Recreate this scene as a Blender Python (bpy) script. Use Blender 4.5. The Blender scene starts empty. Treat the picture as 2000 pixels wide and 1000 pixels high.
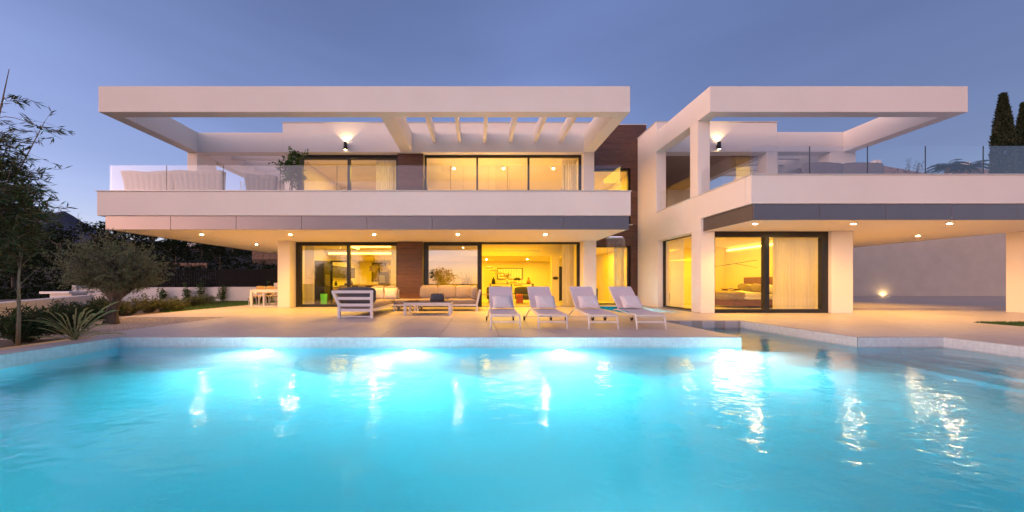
import bpy, bmesh, math, random
from mathutils import Vector, Matrix
R = math.radians
rnd = random.Random(7)
SC = bpy.context.scene
COL = SC.collection

# ------------------------------------------------------------------ camera
CAM_Z = 1.05
FPX = 611.0                                   # focal length in pixels of a 2000 px wide frame
cd = bpy.data.cameras.new('camera'); cam = bpy.data.objects.new('camera', cd); COL.objects.link(cam)
cam.location = (0, 0, CAM_Z); cam.rotation_euler = (R(90), 0, 0)
cd.sensor_width = 36; cd.lens = 36 * FPX / 2000
cd.shift_x = 68 / 2000; cd.shift_y = 54 / 2000
cd.clip_start = 0.05; cd.clip_end = 20000
SC.camera = cam

# ------------------------------------------------------------------ sky, sun, exposure
SUN_AZ, SUN_EL = R(-122), R(9.0)               # azimuth from +Y towards +X: behind the camera, to its left
W = bpy.data.worlds.new('World'); SC.world = W; W.use_nodes = True
wn = W.node_tree.nodes; wl = W.node_tree.links; wn.clear()
sky = wn.new('ShaderNodeTexSky'); sky.sky_type = 'NISHITA'; sky.sun_disc = False
sky.sun_elevation = SUN_EL; sky.sun_rotation = SUN_AZ
sky.altitude = 200; sky.air_density = 1.0; sky.dust_density = 1.0; sky.ozone_density = 3.0
bg = wn.new('ShaderNodeBackground'); bg.inputs['Strength'].default_value = 0.15
wo = wn.new('ShaderNodeOutputWorld')
tint = wn.new('ShaderNodeVectorMath'); tint.operation = 'MULTIPLY'; tint.inputs[1].default_value = (1.74, 1.18, 1.30)   # dusk white balance
# dusk: the sky opposite the set sun lies in the earth's shadow and is dimmer
tcw = wn.new('ShaderNodeTexCoord'); dt = wn.new('ShaderNodeVectorMath'); dt.operation = 'DOT_PRODUCT'; dt.inputs[1].default_value = (math.sin(SUN_AZ), math.cos(SUN_AZ), 0)
mr = wn.new('ShaderNodeMapRange'); mr.interpolation_type = 'SMOOTHSTEP'; mr.inputs['From Min'].default_value = -1.08; mr.inputs['From Max'].default_value = -.5; mr.inputs['To Min'].default_value = .42; mr.inputs['To Max'].default_value = 1.4
sc_ = wn.new('ShaderNodeVectorMath'); sc_.operation = 'SCALE'
wl.new(tcw.outputs['Generated'], dt.inputs[0]); wl.new(dt.outputs['Value'], mr.inputs['Value']); mpw = wn.new('ShaderNodeMapping'); mpw.inputs['Scale'].default_value = (1.2, 1.2, 6.0); mpw.inputs['Rotation'].default_value = (0, R(12), 0); nzw = wn.new('ShaderNodeTexNoise'); nzw.inputs['Scale'].default_value = 1.6; nzw.inputs['Detail'].default_value = 5
mrc = wn.new('ShaderNodeMapRange'); mrc.inputs['From Min'].default_value = .35; mrc.inputs['From Max'].default_value = .75; mrc.inputs['To Min'].default_value = .97; mrc.inputs['To Max'].default_value = 1.10; mlw = wn.new('ShaderNodeMath'); mlw.operation = 'MULTIPLY'
wl.new(tcw.outputs['Generated'], mpw.inputs[0]); wl.new(mpw.outputs[0], nzw.inputs['Vector']); wl.new(nzw.outputs['Fac'], mrc.inputs['Value']); wl.new(mr.outputs[0], mlw.inputs[0]); wl.new(mrc.outputs[0], mlw.inputs[1]); wl.new(mlw.outputs[0], sc_.inputs['Scale'])
wl.new(sky.outputs[0], tint.inputs[0]); wl.new(tint.outputs[0], sc_.inputs[0]); wl.new(sc_.outputs[0], bg.inputs['Color']); wl.new(bg.outputs[0], wo.inputs['Surface'])
sd = bpy.data.lights.new('sun', 'SUN'); sun = bpy.data.objects.new('sun', sd); COL.objects.link(sun)
sd.energy = 1.5; sd.angle = R(120); sd.color = (1.0, 0.53, 0.22)
sun.rotation_euler = Vector((-math.sin(SUN_AZ) * math.cos(SUN_EL), -math.cos(SUN_AZ) * math.cos(SUN_EL), -math.sin(SUN_EL))).to_track_quat('-Z', 'Y').to_euler()
SC.view_settings.view_transform = 'Standard'; SC.view_settings.look = 'None'
SC.view_settings.exposure = 0.0; SC.view_settings.gamma = 1.0; SC.view_settings.use_curve_mapping = False
cy = SC.cycles
cy.max_bounces = 12; cy.diffuse_bounces = 5; cy.glossy_bounces = 5; cy.transmission_bounces = 8; cy.transparent_max_bounces = 24
cy.sample_clamp_indirect = 40.0; cy.use_denoising = True; cy.blur_glossy = 0.6
try: cy.denoiser = 'OPENIMAGEDENOISE'
except Exception: pass

# ------------------------------------------------------------------ materials
MATS = {}
def new_mat(name):
    m = bpy.data.materials.new(name); m.use_nodes = True; MATS[name] = m
    nt = m.node_tree; b = nt.nodes['Principled BSDF']
    return m, nt.nodes, nt.links, b
def mat(name, col, rough=0.6, var=0.06, scale=6.0, bump=0.0, bscale=60.0, metal=0.0, spec=0.5, stretch=None, hue=None, trans=0.0):
    """plain procedural material: base colour broken up by noise, optional fine relief"""
    m, n, l, b = new_mat(name)
    b.inputs['Roughness'].default_value = rough; b.inputs['Metallic'].default_value = metal
    b.inputs['Specular IOR Level'].default_value = spec
    tc = n.new('ShaderNodeTexCoord'); mp = n.new('ShaderNodeMapping'); l.new(tc.outputs['Object'], mp.inputs[0])
    if stretch: mp.inputs['Scale'].default_value = stretch
    no = n.new('ShaderNodeTexNoise'); no.inputs['Scale'].default_value = scale; no.inputs['Detail'].default_value = 5
    l.new(mp.outputs[0], no.inputs['Vector'])
    rp = n.new('ShaderNodeValToRGB'); l.new(no.outputs['Fac'], rp.inputs[0])
    c2 = hue if hue else col
    rp.color_ramp.elements[0].position = 0.3; rp.color_ramp.elements[1].position = 0.7
    rp.color_ramp.elements[0].color = [max(0, c * (1 - var)) for c in col] + [1]
    rp.color_ramp.elements[1].color = [min(1, c * (1 + var)) for c in c2] + [1]
    l.new(rp.outputs[0], b.inputs['Base Color'])
    if bump:
        n2 = n.new('ShaderNodeTexNoise'); n2.inputs['Scale'].default_value = bscale; n2.inputs['Detail'].default_value = 4
        l.new(mp.outputs[0], n2.inputs['Vector'])
        bp = n.new('ShaderNodeBump'); bp.inputs['Strength'].default_value = bump; bp.inputs['Distance'].default_value = 0.02
        l.new(n2.outputs['Fac'], bp.inputs['Height']); l.new(bp.outputs[0], b.inputs['Normal'])
    return m
def glow(name, col, strength):
    m, n, l, b = new_mat(name)
    b.inputs['Base Color'].default_value = (*col, 1); b.inputs['Emission Color'].default_value = (*col, 1)
    b.inputs['Emission Strength'].default_value = strength
    return m
def glass(name, tint=(0.96, 0.98, 0.98), base=0.04, ior=1.5, rough=0.0):
    """thin window glass: straight-through transmission plus a Fresnel mirror"""
    m = bpy.data.materials.new(name); m.use_nodes = True; MATS[name] = m
    n = m.node_tree.nodes; l = m.node_tree.links; n.clear()
    o = n.new('ShaderNodeOutputMaterial'); mx = n.new('ShaderNodeMixShader')
    tr = n.new('ShaderNodeBsdfTransparent'); tr.inputs[0].default_value = (*tint, 1)
    gl = n.new('ShaderNodeBsdfGlossy'); gl.inputs['Roughness'].default_value = rough; gl.inputs['Color'].default_value = (1, 1, 1, 1)
    fr = n.new('ShaderNodeFresnel'); fr.inputs['IOR'].default_value = ior
    ad = n.new('ShaderNodeMath'); ad.operation = 'ADD'; ad.use_clamp = True; ad.inputs[1].default_value = base
    ge = n.new('ShaderNodeNewGeometry'); sb = n.new('ShaderNodeMath'); sb.operation = 'SUBTRACT'; sb.inputs[0].default_value = 1.0   # only the outer face of a pane mirrors
    ml = n.new('ShaderNodeMath'); ml.operation = 'MULTIPLY'
    l.new(ge.outputs['Backfacing'], sb.inputs[1]); l.new(fr.outputs[0], ad.inputs[0]); l.new(ad.outputs[0], ml.inputs[0]); l.new(sb.outputs[0], ml.inputs[1]); l.new(ml.outputs[0], mx.inputs[0])
    l.new(tr.outputs[0], mx.inputs[1]); l.new(gl.outputs[0], mx.inputs[2]); l.new(mx.outputs[0], o.inputs['Surface'])
    return m
def leafmat(name, col, col2, trans=0.35, rough=0.55, scale=8.0, spec=0.3):
    m, n, l, b = new_mat(name)
    tc = n.new('ShaderNodeTexCoord'); no = n.new('ShaderNodeTexNoise'); no.inputs['Scale'].default_value = scale
    l.new(tc.outputs['Object'], no.inputs['Vector'])
    rp = n.new('ShaderNodeValToRGB'); l.new(no.outputs['Fac'], rp.inputs[0])
    rp.color_ramp.elements[0].position = 0.35; rp.color_ramp.elements[1].position = 0.65
    rp.color_ramp.elements[0].color = (*col, 1); rp.color_ramp.elements[1].color = (*col2, 1)
    l.new(rp.outputs[0], b.inputs['Base Color']); b.inputs['Roughness'].default_value = rough
    b.inputs['Specular IOR Level'].default_value = spec
    tl = n.new('ShaderNodeBsdfTranslucent'); l.new(rp.outputs[0], tl.inputs[0])
    mx = n.new('ShaderNodeMixShader'); mx.inputs[0].default_value = trans
    o = n['Material Output']; l.new(b.outputs[0], mx.inputs[1]); l.new(tl.outputs[0], mx.inputs[2]); l.new(mx.outputs[0], o.inputs['Surface'])
    return m

mat('plaster', (0.80, 0.735, 0.67), 0.8, 0.03, 0.5, 0.08, 140)
mat('coping', (0.62, 0.59, 0.57), 0.5, 0.04, 3)
mat('room_wall', (0.80, 0.69, 0.38), 0.8, 0.02, 2)  # yellow of the lamplight is mixed into this wall colour
mat('room_floor', (0.62, 0.55, 0.45), 0.25, 0.06, 2)
mat('porch_brown', (0.36, 0.23, 0.15), 0.6, 0.1, 3, stretch=(1, 6, 6))
mat('panel_metal', (0.20, 0.18, 0.19), 0.38, 0.03, 1.5, metal=0.75)
mat('frame_black', (0.012, 0.011, 0.011), 0.35, 0.1, 5)
mat('white_metal', (0.74, 0.71, 0.71), 0.4, 0.02, 8)
mat('steel', (0.42, 0.41, 0.42), 0.3, 0.05, 10, metal=1.0)
mat('wood_clad', (0.105, 0.046, 0.030), 0.5, 0.35, 5, 0.25, 26, stretch=(0.7, 0.7, 9))
mat('wood_oak', (0.42, 0.25, 0.11), 0.45, 0.2, 5, stretch=(1, 8, 8))
mat('stone_tile', (0.47, 0.425, 0.43), 0.42, 0.07, 3.5, 0.05, 90)
def vary_by_object(name, amt):
    nt = MATS[name].node_tree; n, l = nt.nodes, nt.links; b = n['Principled BSDF']; src = b.inputs['Base Color'].links[0].from_socket
    oi = n.new('ShaderNodeObjectInfo'); r_ = n.new('ShaderNodeMapRange'); r_.inputs['To Min'].default_value = 1 - amt; r_.inputs['To Max'].default_value = 1 + amt
    v = n.new('ShaderNodeVectorMath'); v.operation = 'SCALE'; l.new(oi.outputs['Random'], r_.inputs['Value']); l.new(src, v.inputs[0]); l.new(r_.outputs[0], v.inputs['Scale']); l.new(v.outputs[0], b.inputs['Base Color'])
vary_by_object('stone_tile', .07); vary_by_object('wood_clad', .22)
mat('joint', (0.36, 0.31, 0.28), 0.8, 0.05, 9)
mat('pool_white', (0.74, 0.80, 0.82), 0.45, 0.06, 1.2)
mat('mosaic', (0.62, 0.68, 0.71), 0.2, 0.10, 14)
mat('grout', (0.52, 0.57, 0.60), 0.8, 0.05, 9)
mat('pool_plaster', (0.02, 0.66, 0.80), 0.6, 0.08, 0.6)
mat('gravel', (0.50, 0.42, 0.36), 0.9, 0.35, 40, 0.5, 60)
mat('soil', (0.11, 0.075, 0.05), 0.95, 0.3, 12, 0.4, 30)
mat('ground_far', (0.055, 0.052, 0.035), 0.95, 0.4, 0.08)
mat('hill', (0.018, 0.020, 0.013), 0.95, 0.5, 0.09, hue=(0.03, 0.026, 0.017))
mat('mountain', (0.030, 0.042, 0.080), 0.95, 0.25, 0.004)  # blue of distance haze is put into the base colour
mat('grass', (0.05, 0.11, 0.02), 0.85, 0.35, 9)
mat('concrete', (0.36, 0.32, 0.30), 0.28, 0.12, 1.2)
mat('garden_wall', (0.66, 0.62, 0.59), 0.85, 0.05, 1.5, 0.1, 90)
glass('window_glass', (0.985, 0.985, 0.98), 0.04, 1.45)
glass('soft_mirror', (0.97, 0.97, 0.95), 0.07, 1.5)
glass('mirror_glass', (0.70, 0.68, 0.62), 0.30, 1.5)
glass('rail_glass', (0.965, 0.98, 0.985), 0.05, 1.5)
glow('lamp_warm', (1.0, 0.62, 0.25), 850)
glow('lamp_small', (1.0, 0.70, 0.34), 30)
glow('lamp_pool', (0.95, 1.0, 1.0), 320)
glow('led_strip', (1.0, 0.66, 0.12), 6)
glow('led_cool', (0.80, 0.75, 1.0), 1.3)

# ------------------------------------------------------------------ object helpers
ORI = {}
def tag(o, label=None, cat=None, group=None, kind=None):
    if label: o['label'] = label
    if cat: o['category'] = cat
    if group: o['group'] = group
    if kind: o['kind'] = kind
    return o
def thing(name, label, cat, loc=(0, 0, 0), rz=0.0, group=None):
    o = bpy.data.objects.new(name, None); COL.objects.link(o)
    o.empty_display_size = 0.2
    o.location = loc; o.rotation_euler = (0, 0, rz); ORI[o.name] = Vector(loc)
    return tag(o, label, cat, group)
class MB:
    """collects geometry for ONE mesh object"""
    def __init__(s): s.v = []; s.f = []; s.sm = []
    def add(s, vs, fs, smooth=False):
        k = len(s.v); s.v += [tuple(p) for p in vs]; s.f += [tuple(i + k for i in f) for f in fs]; s.sm += [smooth] * len(fs); return s
    def box(s, x0, x1, y0, y1, z0, z1, bev=0.0):
        if x0 > x1: x0, x1 = x1, x0
        if y0 > y1: y0, y1 = y1, y0
        if z0 > z1: z0, z1 = z1, z0
        if bev <= 0:
            vs = [(x, y, z) for z in (z0, z1) for y in (y0, y1) for x in (x0, x1)]
            return s.add(vs, [(0, 2, 3, 1), (4, 5, 7, 6), (0, 1, 5, 4), (2, 6, 7, 3), (0, 4, 6, 2), (1, 3, 7, 5)])
        bm = bmesh.new(); bmesh.ops.create_cube(bm, size=1)
        for v in bm.verts: v.co = Vector((x0 + (v.co.x + .5) * (x1 - x0), y0 + (v.co.y + .5) * (y1 - y0), z0 + (v.co.z + .5) * (z1 - z0)))
        bmesh.ops.bevel(bm, geom=list(bm.edges), offset=min(bev, .45 * min(x1 - x0, y1 - y0, z1 - z0)), segments=2, affect='EDGES', profile=.5)
        s.bm(bm); return s
    def bm(s, bm, smooth=False):
        bm.verts.index_update()
        s.add([v.co[:] for v in bm.verts], [[v.index for v in f.verts] for f in bm.faces], smooth); bm.free(); return s
    def quad(s, a, b, c, d): return s.add([a, b, c, d], [(0, 1, 2, 3)])
    def prism(s, poly, z0, z1):
        n = len(poly)
        vs = [(x, y, z0) for x, y in poly] + [(x, y, z1) for x, y in poly]
        fs = [tuple(range(n - 1, -1, -1)), tuple(range(n, 2 * n))] + [(i, (i + 1) % n, n + (i + 1) % n, n + i) for i in range(n)]
        return s.add(vs, fs)
    def tube(s, pts, rad, seg=6, cap=True):
        pts = [Vector(p) for p in pts]; n = len(pts)
        if not isinstance(rad, (list, tuple)): rad = [rad] * n
        vs = []; up = Vector((0, 0, 1)); a = None
        for i in range(n):
            t = (pts[min(i + 1, n - 1)] - pts[max(i - 1, 0)])
            t = t.normalized() if t.length > 1e-9 else up
            if a is None:
                a = t.orthogonal().normalized()
            else:
                a = a - t * a.dot(t)
                a = a.normalized() if a.length > 1e-6 else t.orthogonal().normalized()
            b = t.cross(a)
            for k in range(seg):
                q = 2 * math.pi * (k + .5) / seg
                vs.append(pts[i] + (a * math.cos(q) + b * math.sin(q)) * rad[i])
        fs = [(i * seg + k, i * seg + (k + 1) % seg, (i + 1) * seg + (k + 1) % seg, (i + 1) * seg + k) for i in range(n - 1) for k in range(seg)]
        if cap: fs += [tuple(range(seg - 1, -1, -1)), tuple((n - 1) * seg + k for k in range(seg))]
        return s.add(vs, fs, seg > 5)
    def bar(s, a, b, w, h=None):
        """square bar from a to b: w across, h upright"""
        a = Vector(a); b = Vector(b); h = h or w; t = (b - a).normalized()
        up = Vector((0, 0, 1)) if abs(t.z) < .95 else Vector((0, 1, 0))
        x = t.cross(up).normalized() * w / 2; y = x.cross(t).normalized() * h / 2
        vs = [p + q for p in (a, b) for q in (-x - y, x - y, x + y, -x + y)]
        return s.add(vs, [(0, 1, 2, 3), (7, 6, 5, 4), (0, 4, 5, 1), (1, 5, 6, 2), (2, 6, 7, 3), (3, 7, 4, 0)])
    def lathe(s, prof, c=(0, 0, 0), seg=16):
        vs = [(c[0] + r * math.cos(2 * math.pi * k / seg), c[1] + r * math.sin(2 * math.pi * k / seg), c[2] + z) for r, z in prof for k in range(seg)]
        fs = [(i * seg + k, i * seg + (k + 1) % seg, (i + 1) * seg + (k + 1) % seg, (i + 1) * seg + k) for i in range(len(prof) - 1) for k in range(seg)]
        return s.add(vs, fs, True)
    def cushion(s, x0, x1, y0, y1, z0, z1, puff=0.03, bev=0.05, n=6, seed=0, wrinkle=0.006):
        """soft upholstered block"""
        bm = bmesh.new(); bmesh.ops.create_cube(bm, size=1)
        bmesh.ops.subdivide_edges(bm, edges=list(bm.edges), cuts=n, use_grid_fill=True)
        rr = random.Random(seed); ph = [rr.uniform(0, 6) for _ in range(6)]
        for v in bm.verts:
            u = v.co * 2
            cx = Vector((abs(u.x), abs(u.y), abs(u.z)))
            k = 1 - .055 * ((cx.x ** 6) * (cx.y ** 6) + (cx.y ** 6) * (cx.z ** 6) + (cx.x ** 6) * (cx.z ** 6)) * min(1, bev / .05)
            w = u * k
            px = (1 - w.y ** 2) * (1 - w.z ** 2) if cx.x > .99 else 0
            py = (1 - w.x ** 2) * (1 - w.z ** 2) if cx.y > .99 else 0
            pz = (1 - w.x ** 2) * (1 - w.y ** 2) if cx.z > .99 else 0
            q = math.sin(u.x * 5 + ph[0]) * math.sin(u.y * 4 + ph[1]) + math.sin(u.z * 6 + u.x * 3 + ph[2])
            v.co = Vector(((x0 + x1) / 2 + w.x * (x1 - x0) / 2 + math.copysign(puff * px, u.x) + wrinkle * q * .5,
                           (y0 + y1) / 2 + w.y * (y1 - y0) / 2 + math.copysign(puff * py, u.y) + wrinkle * q * .5,
                           (z0 + z1) / 2 + w.z * (z1 - z0) / 2 + math.copysign(puff * pz, u.z) + wrinkle * q))
        s.bm(bm, True); return s
    def xf(s, m, start=0):
        s.v = s.v[:start] + [tuple(m @ Vector(p)) for p in s.v[start:]]; return s
    def mesh(s, name):
        me = bpy.data.meshes.new(name); me.from_pydata(s.v, [], s.f)
        if any(s.sm): me.polygons.foreach_set('use_smooth', s.sm)
        me.update(); return me
    def build(s, name, m, parent=None, world=False, kind=None):
        me = s.mesh(name); me.materials.append(MATS[m] if isinstance(m, str) else m)
        return place(name, me, parent, world, kind)
def place(name, me, parent=None, world=False, kind=None, loc=None):
    o = bpy.data.objects.new(name, me); COL.objects.link(o); ORI[o.name] = Vector((0, 0, 0))
    if parent is not None:
        o.parent = parent
        if world: o.location = -ORI[parent.name]
        else: ORI[o.name] = ORI[parent.name].copy()
    if loc is not None: o.location = o.location + Vector(loc)
    if kind: o['kind'] = kind
    return o
def B(*a, **k): return MB().box(*a, **k)
def struct(name, mb, m): return tag(mb.build(name, m), kind='structure')
def light(name, typ, loc, energy, col, parent=None, target=None, size=None, spot=None, blend=0.5):
    ld = bpy.data.lights.new(name, typ); ld.energy = energy; ld.color = col
    if typ == 'SPOT': ld.spot_size = spot; ld.spot_blend = blend
    if typ == 'AREA': ld.shape = 'RECTANGLE'; ld.size, ld.size_y = size
    elif size is not None: ld.shadow_soft_size = size
    o = bpy.data.objects.new(name, ld); COL.objects.link(o); o.location = loc
    if target is not None: o.rotation_euler = (Vector(target) - Vector(loc)).to_track_quat('-Z', 'Y').to_euler()
    if parent is not None: o.parent = parent; o.location = Vector(loc) - ORI[parent.name]
    return o
def copy_tree(o, parent=None):
    c = o.copy(); COL.objects.link(c); ORI[c.name] = ORI.get(o.name, Vector((0, 0, 0))).copy()
    if parent is not None: c.parent = parent
    for ch in list(o.children):
        if ch.type != 'LIGHT': copy_tree(ch, c)
    return c
WARM = (1.0, 0.46, 0.012); YEL = (1.0, 0.58, 0.0)

# ================================================================== SETTING
X0, X1, YB = -7.07, 9.2, 6.17                  # pool: left side, right side, back side
CX0, CX1 = 5.21, 7.5                           # water channel that runs back to the stair tower
WZ = -0.20
# ground sheet with a gap where the plot stands
g = MB()
for a in ((-4000, 4000, 30, 6000), (-4000, 4000, -4000, -12), (-4000, -32, -12, 30), (42, 4000, -12, 30)):
    g.quad((a[0], a[2], -.6), (a[1], a[2], -.6), (a[1], a[3], -.6), (a[0], a[3], -.6))
struct('ground', g, 'ground_far')
g = MB()
for a in ((-32, -11.3, 9.8, 30), (-32, -8.0, -12, 9.8), (-11.3, -8.8, 20.0, 30), (-8.8, 42, 24.2, 30), (24, 42, -12, 24.2)):
    g.quad((a[0], a[2], -.03), (a[1], a[2], -.03), (a[1], a[3], -.03), (a[0], a[3], -.03))
struct('garden_soil', g, 'soil')

# paved terrace: base slab with one stone tile per piece
def paving(name, rects, size, label=None):
    base = MB()
    for (x0, x1, y0, y1) in rects: base.box(x0, x1, y0, y1, -.32, -.010)
    root = struct(name, base, 'joint')
    cache = {}
    for (x0, x1, y0, y1) in rects:
        nx = max(1, round((x1 - x0) / size)); ny = max(1, round((y1 - y0) / size)); dx = (x1 - x0) / nx; dy = (y1 - y0) / ny
        key = (round(dx, 3), round(dy, 3))
        if key not in cache:
            me = B(.005, dx - .005, .005, dy - .005, -.0095, 0, bev=.002).mesh('tile'); me.materials.append(MATS['stone_tile']); cache[key] = me
        for i in range(nx):
            for j in range(ny):
                o = place('tile', cache[key], root, loc=(x0 + i * dx, y0 + j * dy, rnd.uniform(-.0006, .0006)))
    return root
deck = paving('terrace', [(-7.9, CX0, YB, 14.1), (-11.3, -7.9, 9.8, 20.0), (X0 - .45, X0, .6, YB), (CX0, CX1, 8.9, 11.4),
                          (CX1, 8.0, YB, 15.6), (8.0, X1, YB, 11.2), (X1, 24, .6, 7.7), (X1, 13.4, 7.7, 11.2), (13.4, 24, 8.5, 12.3)], 1.2)
struct('pool_surround', B(-9, 24, -12, .6, -.32, 0), 'stone_tile')

# pool basin
p = MB(); FZ = -1.55
p.quad((X0, .6, FZ), (X1, .6, FZ), (X1, YB, FZ), (X0, YB, FZ))
p.quad((X0, .6, FZ), (X0, YB, FZ), (X0, YB, -.011), (X0, .6, -.011))
p.quad((X1, YB, FZ), (X1, .6, FZ), (X1, .6, -.011), (X1, YB, -.011))
p.quad((X0, YB, FZ), (CX0, YB, FZ), (CX0, YB, -.011), (X0, YB, -.011))
p.quad((CX1, YB, FZ), (X1, YB, FZ), (X1, YB, -.011), (CX1, YB, -.011))
p.quad((X1, .6, FZ), (X0, .6, FZ), (X0, .6, -.011), (X1, .6, -.011))
CF = -.75
p.quad((CX0, YB, CF), (CX1, YB, CF), (CX1, 15.55, CF), (CX0, 15.55, CF))
p.quad((CX0, YB, FZ), (CX1, YB, FZ), (CX1, YB, CF), (CX0, YB, CF))
p.quad((CX0, YB, CF), (CX0, 15.55, CF), (CX0, 15.55, -.011), (CX0, YB, -.011))
p.quad((CX1, 15.55, CF), (CX1, YB, CF), (CX1, YB, -.011), (CX1, 15.55, -.011))
p.quad((CX0, 15.55, CF), (CX1, 15.55, CF), (CX1, 15.55, -.011), (CX0, 15.55, -.011))
pool = tag(p.build('swimming_pool', 'pool_plaster'), 'long rectangular swimming pool glowing turquoise in front of the villa', 'swimming pool')
for k in range(4): B(X1 - .45 * (k + 1) + .001, X1 - .45 * k - .001, 1.0, YB - .02, FZ + .002, -.42 - .27 * k, bev=.012).build('pool_step', 'pool_plaster', pool)
# mosaic band around the water line
t = MB(); gr = MB()
def band(ax, c, a0, a1, nrm):
    n = int((a1 - a0) / .062); d = (a1 - a0) / n
    gz = (.003 * nrm)
    q = [(c + gz, a0, -.33), (c + gz, a1, -.33), (c + gz, a1, -.0115), (c + gz, a0, -.0115)] if ax == 'x' else [(a0, c + gz, -.33), (a1, c + gz, -.33), (a1, c + gz, -.0115), (a0, c + gz, -.0115)]
    gr.quad(*q)
    for i in range(n):
        for j in range(5):
            z1 = -.013 - j * .062; z0 = z1 - .057; u0 = a0 + i * d + .003; u1 = a0 + (i + 1) * d - .003
            w = c + nrm * (.0065 + rnd.uniform(0, .001))
            if ax == 'x': t.quad((w, u0, z0), (w, u1, z0), (w, u1, z1), (w, u0, z1))
            else: t.quad((u0, w, z0), (u1, w, z0), (u1, w, z1), (u0, w, z1))
band('y', YB, X0, CX0, -1); band('y', YB, CX1, X1, -1); band('x', X0, .9, YB, 1); band('x', X1, .9, YB, -1)
band('x', CX1, YB, 15.5, -1)
gr.build('grout', 'grout', pool); t.build('mosaic_band', 'mosaic', pool, kind='stuff')
# water
wm = bpy.data.materials.new('pool_water'); wm.use_nodes = True; MATS['pool_water'] = wm
n = wm.node_tree.nodes; l = wm.node_tree.links; n.clear()
o_ = n.new('ShaderNodeOutputMaterial'); gb = n.new('ShaderNodeBsdfGlass'); gb.inputs['IOR'].default_value = 1.33; gb.inputs['Roughness'].default_value = 0.065
tc = n.new('ShaderNodeTexCoord'); mp = n.new('ShaderNodeMapping'); mp.inputs['Scale'].default_value = (1, 1.5, 1); l.new(tc.outputs['Object'], mp.inputs[0])
n1 = n.new('ShaderNodeTexNoise'); n1.inputs['Scale'].default_value = 2.2; n1.inputs['Detail'].default_value = 2; l.new(mp.outputs[0], n1.inputs['Vector'])
n2 = n.new('ShaderNodeTexNoise'); n2.inputs['Scale'].default_value = 13.0; n2.inputs['Detail'].default_value = 3; l.new(mp.outputs[0], n2.inputs['Vector'])
ma = n.new('ShaderNodeMath'); ma.operation = 'MULTIPLY_ADD'; ma.inputs[1].default_value = 0.20; l.new(n2.outputs['Fac'], ma.inputs[0]); l.new(n1.outputs['Fac'], ma.inputs[2])
bp = n.new('ShaderNodeBump'); bp.inputs['Strength'].default_value = 1.0; bp.inputs['Distance'].default_value = 0.016; l.new(ma.outputs[0], bp.inputs['Height'])
l.new(bp.outputs[0], gb.inputs['Normal'])
va = n.new('ShaderNodeVolumeAbsorption'); va.inputs['Color'].default_value = (0.15, 0.91, 0.985, 1); va.inputs['Density'].default_value = 0.36
vs_ = n.new('ShaderNodeVolumeScatter'); vs_.inputs['Color'].default_value = (0.92, 1.0, 1.0, 1); vs_.inputs['Density'].default_value = 0.27; vs_.inputs['Anisotropy'].default_value = 0.1
av = n.new('ShaderNodeAddShader'); l.new(va.outputs[0], av.inputs[0]); l.new(vs_.outputs[0], av.inputs[1])
l.new(gb.outputs[0], o_.inputs['Surface']); l.new(av.outputs[0], o_.inputs['Volume'])
w = MB()
w.add([(X0 + .002, .602, WZ), (X1 - .002, .602, WZ), (X1 - .002, YB - .002, WZ), (CX1 - .002, YB - .002, WZ), (CX1 - .002, 15.548, WZ), (CX0 + .002, 15.548, WZ), (CX0 + .002, YB - .002, WZ), (X0 + .002, YB - .002, WZ)], [(0, 1, 2, 3, 6, 7), (3, 4, 5, 6)])
struct('water', w, 'pool_water')
# underwater lamps
POOLC = (0.72, 0.94, 1.0)
def pool_lamp(x, y, z, rz, label, e, aim, typ_e=None):
    r = thing('pool_light', label, 'pool light', (x, y, z), rz, 'lit underwater lamps along the pool wall')
    m = MB(); m.lathe([(.0, 0), (.12, 0), (.12, .01), (0.0, .012)], seg=20); m.xf(Matrix.Rotation(R(90), 4, 'X')); m.build('lens', 'lamp_pool', r)
    m = MB(); m.lathe([(.125, -.002), (.16, -.002), (.155, .014), (.125, .014), (.125, -.002)], seg=20); m.xf(Matrix.Rotation(R(90), 4, 'X')); m.build('rim', 'steel', r)
    light('pool_lamp_light', 'SPOT', (x + math.sin(rz) * .06, y - math.cos(rz) * .06, z), e, POOLC, None, (x + aim[0], y + aim[1], z + aim[2]), .05, R(140), .12)
    return r
PL = [((490 - 932) * 5.74 / 611, 'first pool light from the left end of the pool wall'), ((795 - 932) * 5.74 / 611, 'second pool light from the left, below the sofas'),
      ((1105 - 932) * 5.74 / 611, 'third pool light from the left, below the sun loungers'), (CX0 - .32, 'pool light at the terrace corner beside the water channel')]
for x, lb in PL: pool_lamp(x, YB - .012, WZ - .38, 0, lb, 400, (0, -1, -.12))
for x, lb in ((-4.2, 'added unseen pool light in the near wall on the gravel bed side'), (1.0, 'added unseen pool light in the near wall opposite the loungers'), (6.2, 'added unseen pool light in the near wall on the step side')): pool_lamp(x, .612, WZ - .45, math.pi, lb, 62, (0, 1, -.1))  # out of view, added to brighten the water near the camera
light('channel_lamp', 'POINT', (6.3, 13.2, -.5), 60, POOLC, None, None, .06)

# ================================================================== VILLA
S0, P0, P1, F2, G0, G1, RT = 2.93, 3.39, 4.22, 4.05, 6.95, 7.84, 8.30
villa = thing('villa', 'white modern two storey villa with pergola frames and lit glass rooms', 'house', (0, 12, 0))
def vp(name, mb, m='plaster', parent=None):
    return mb.build(name, m, parent or villa, world=(parent is None))
YP, YF = 10.75, 14.05
BV = .012
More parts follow.
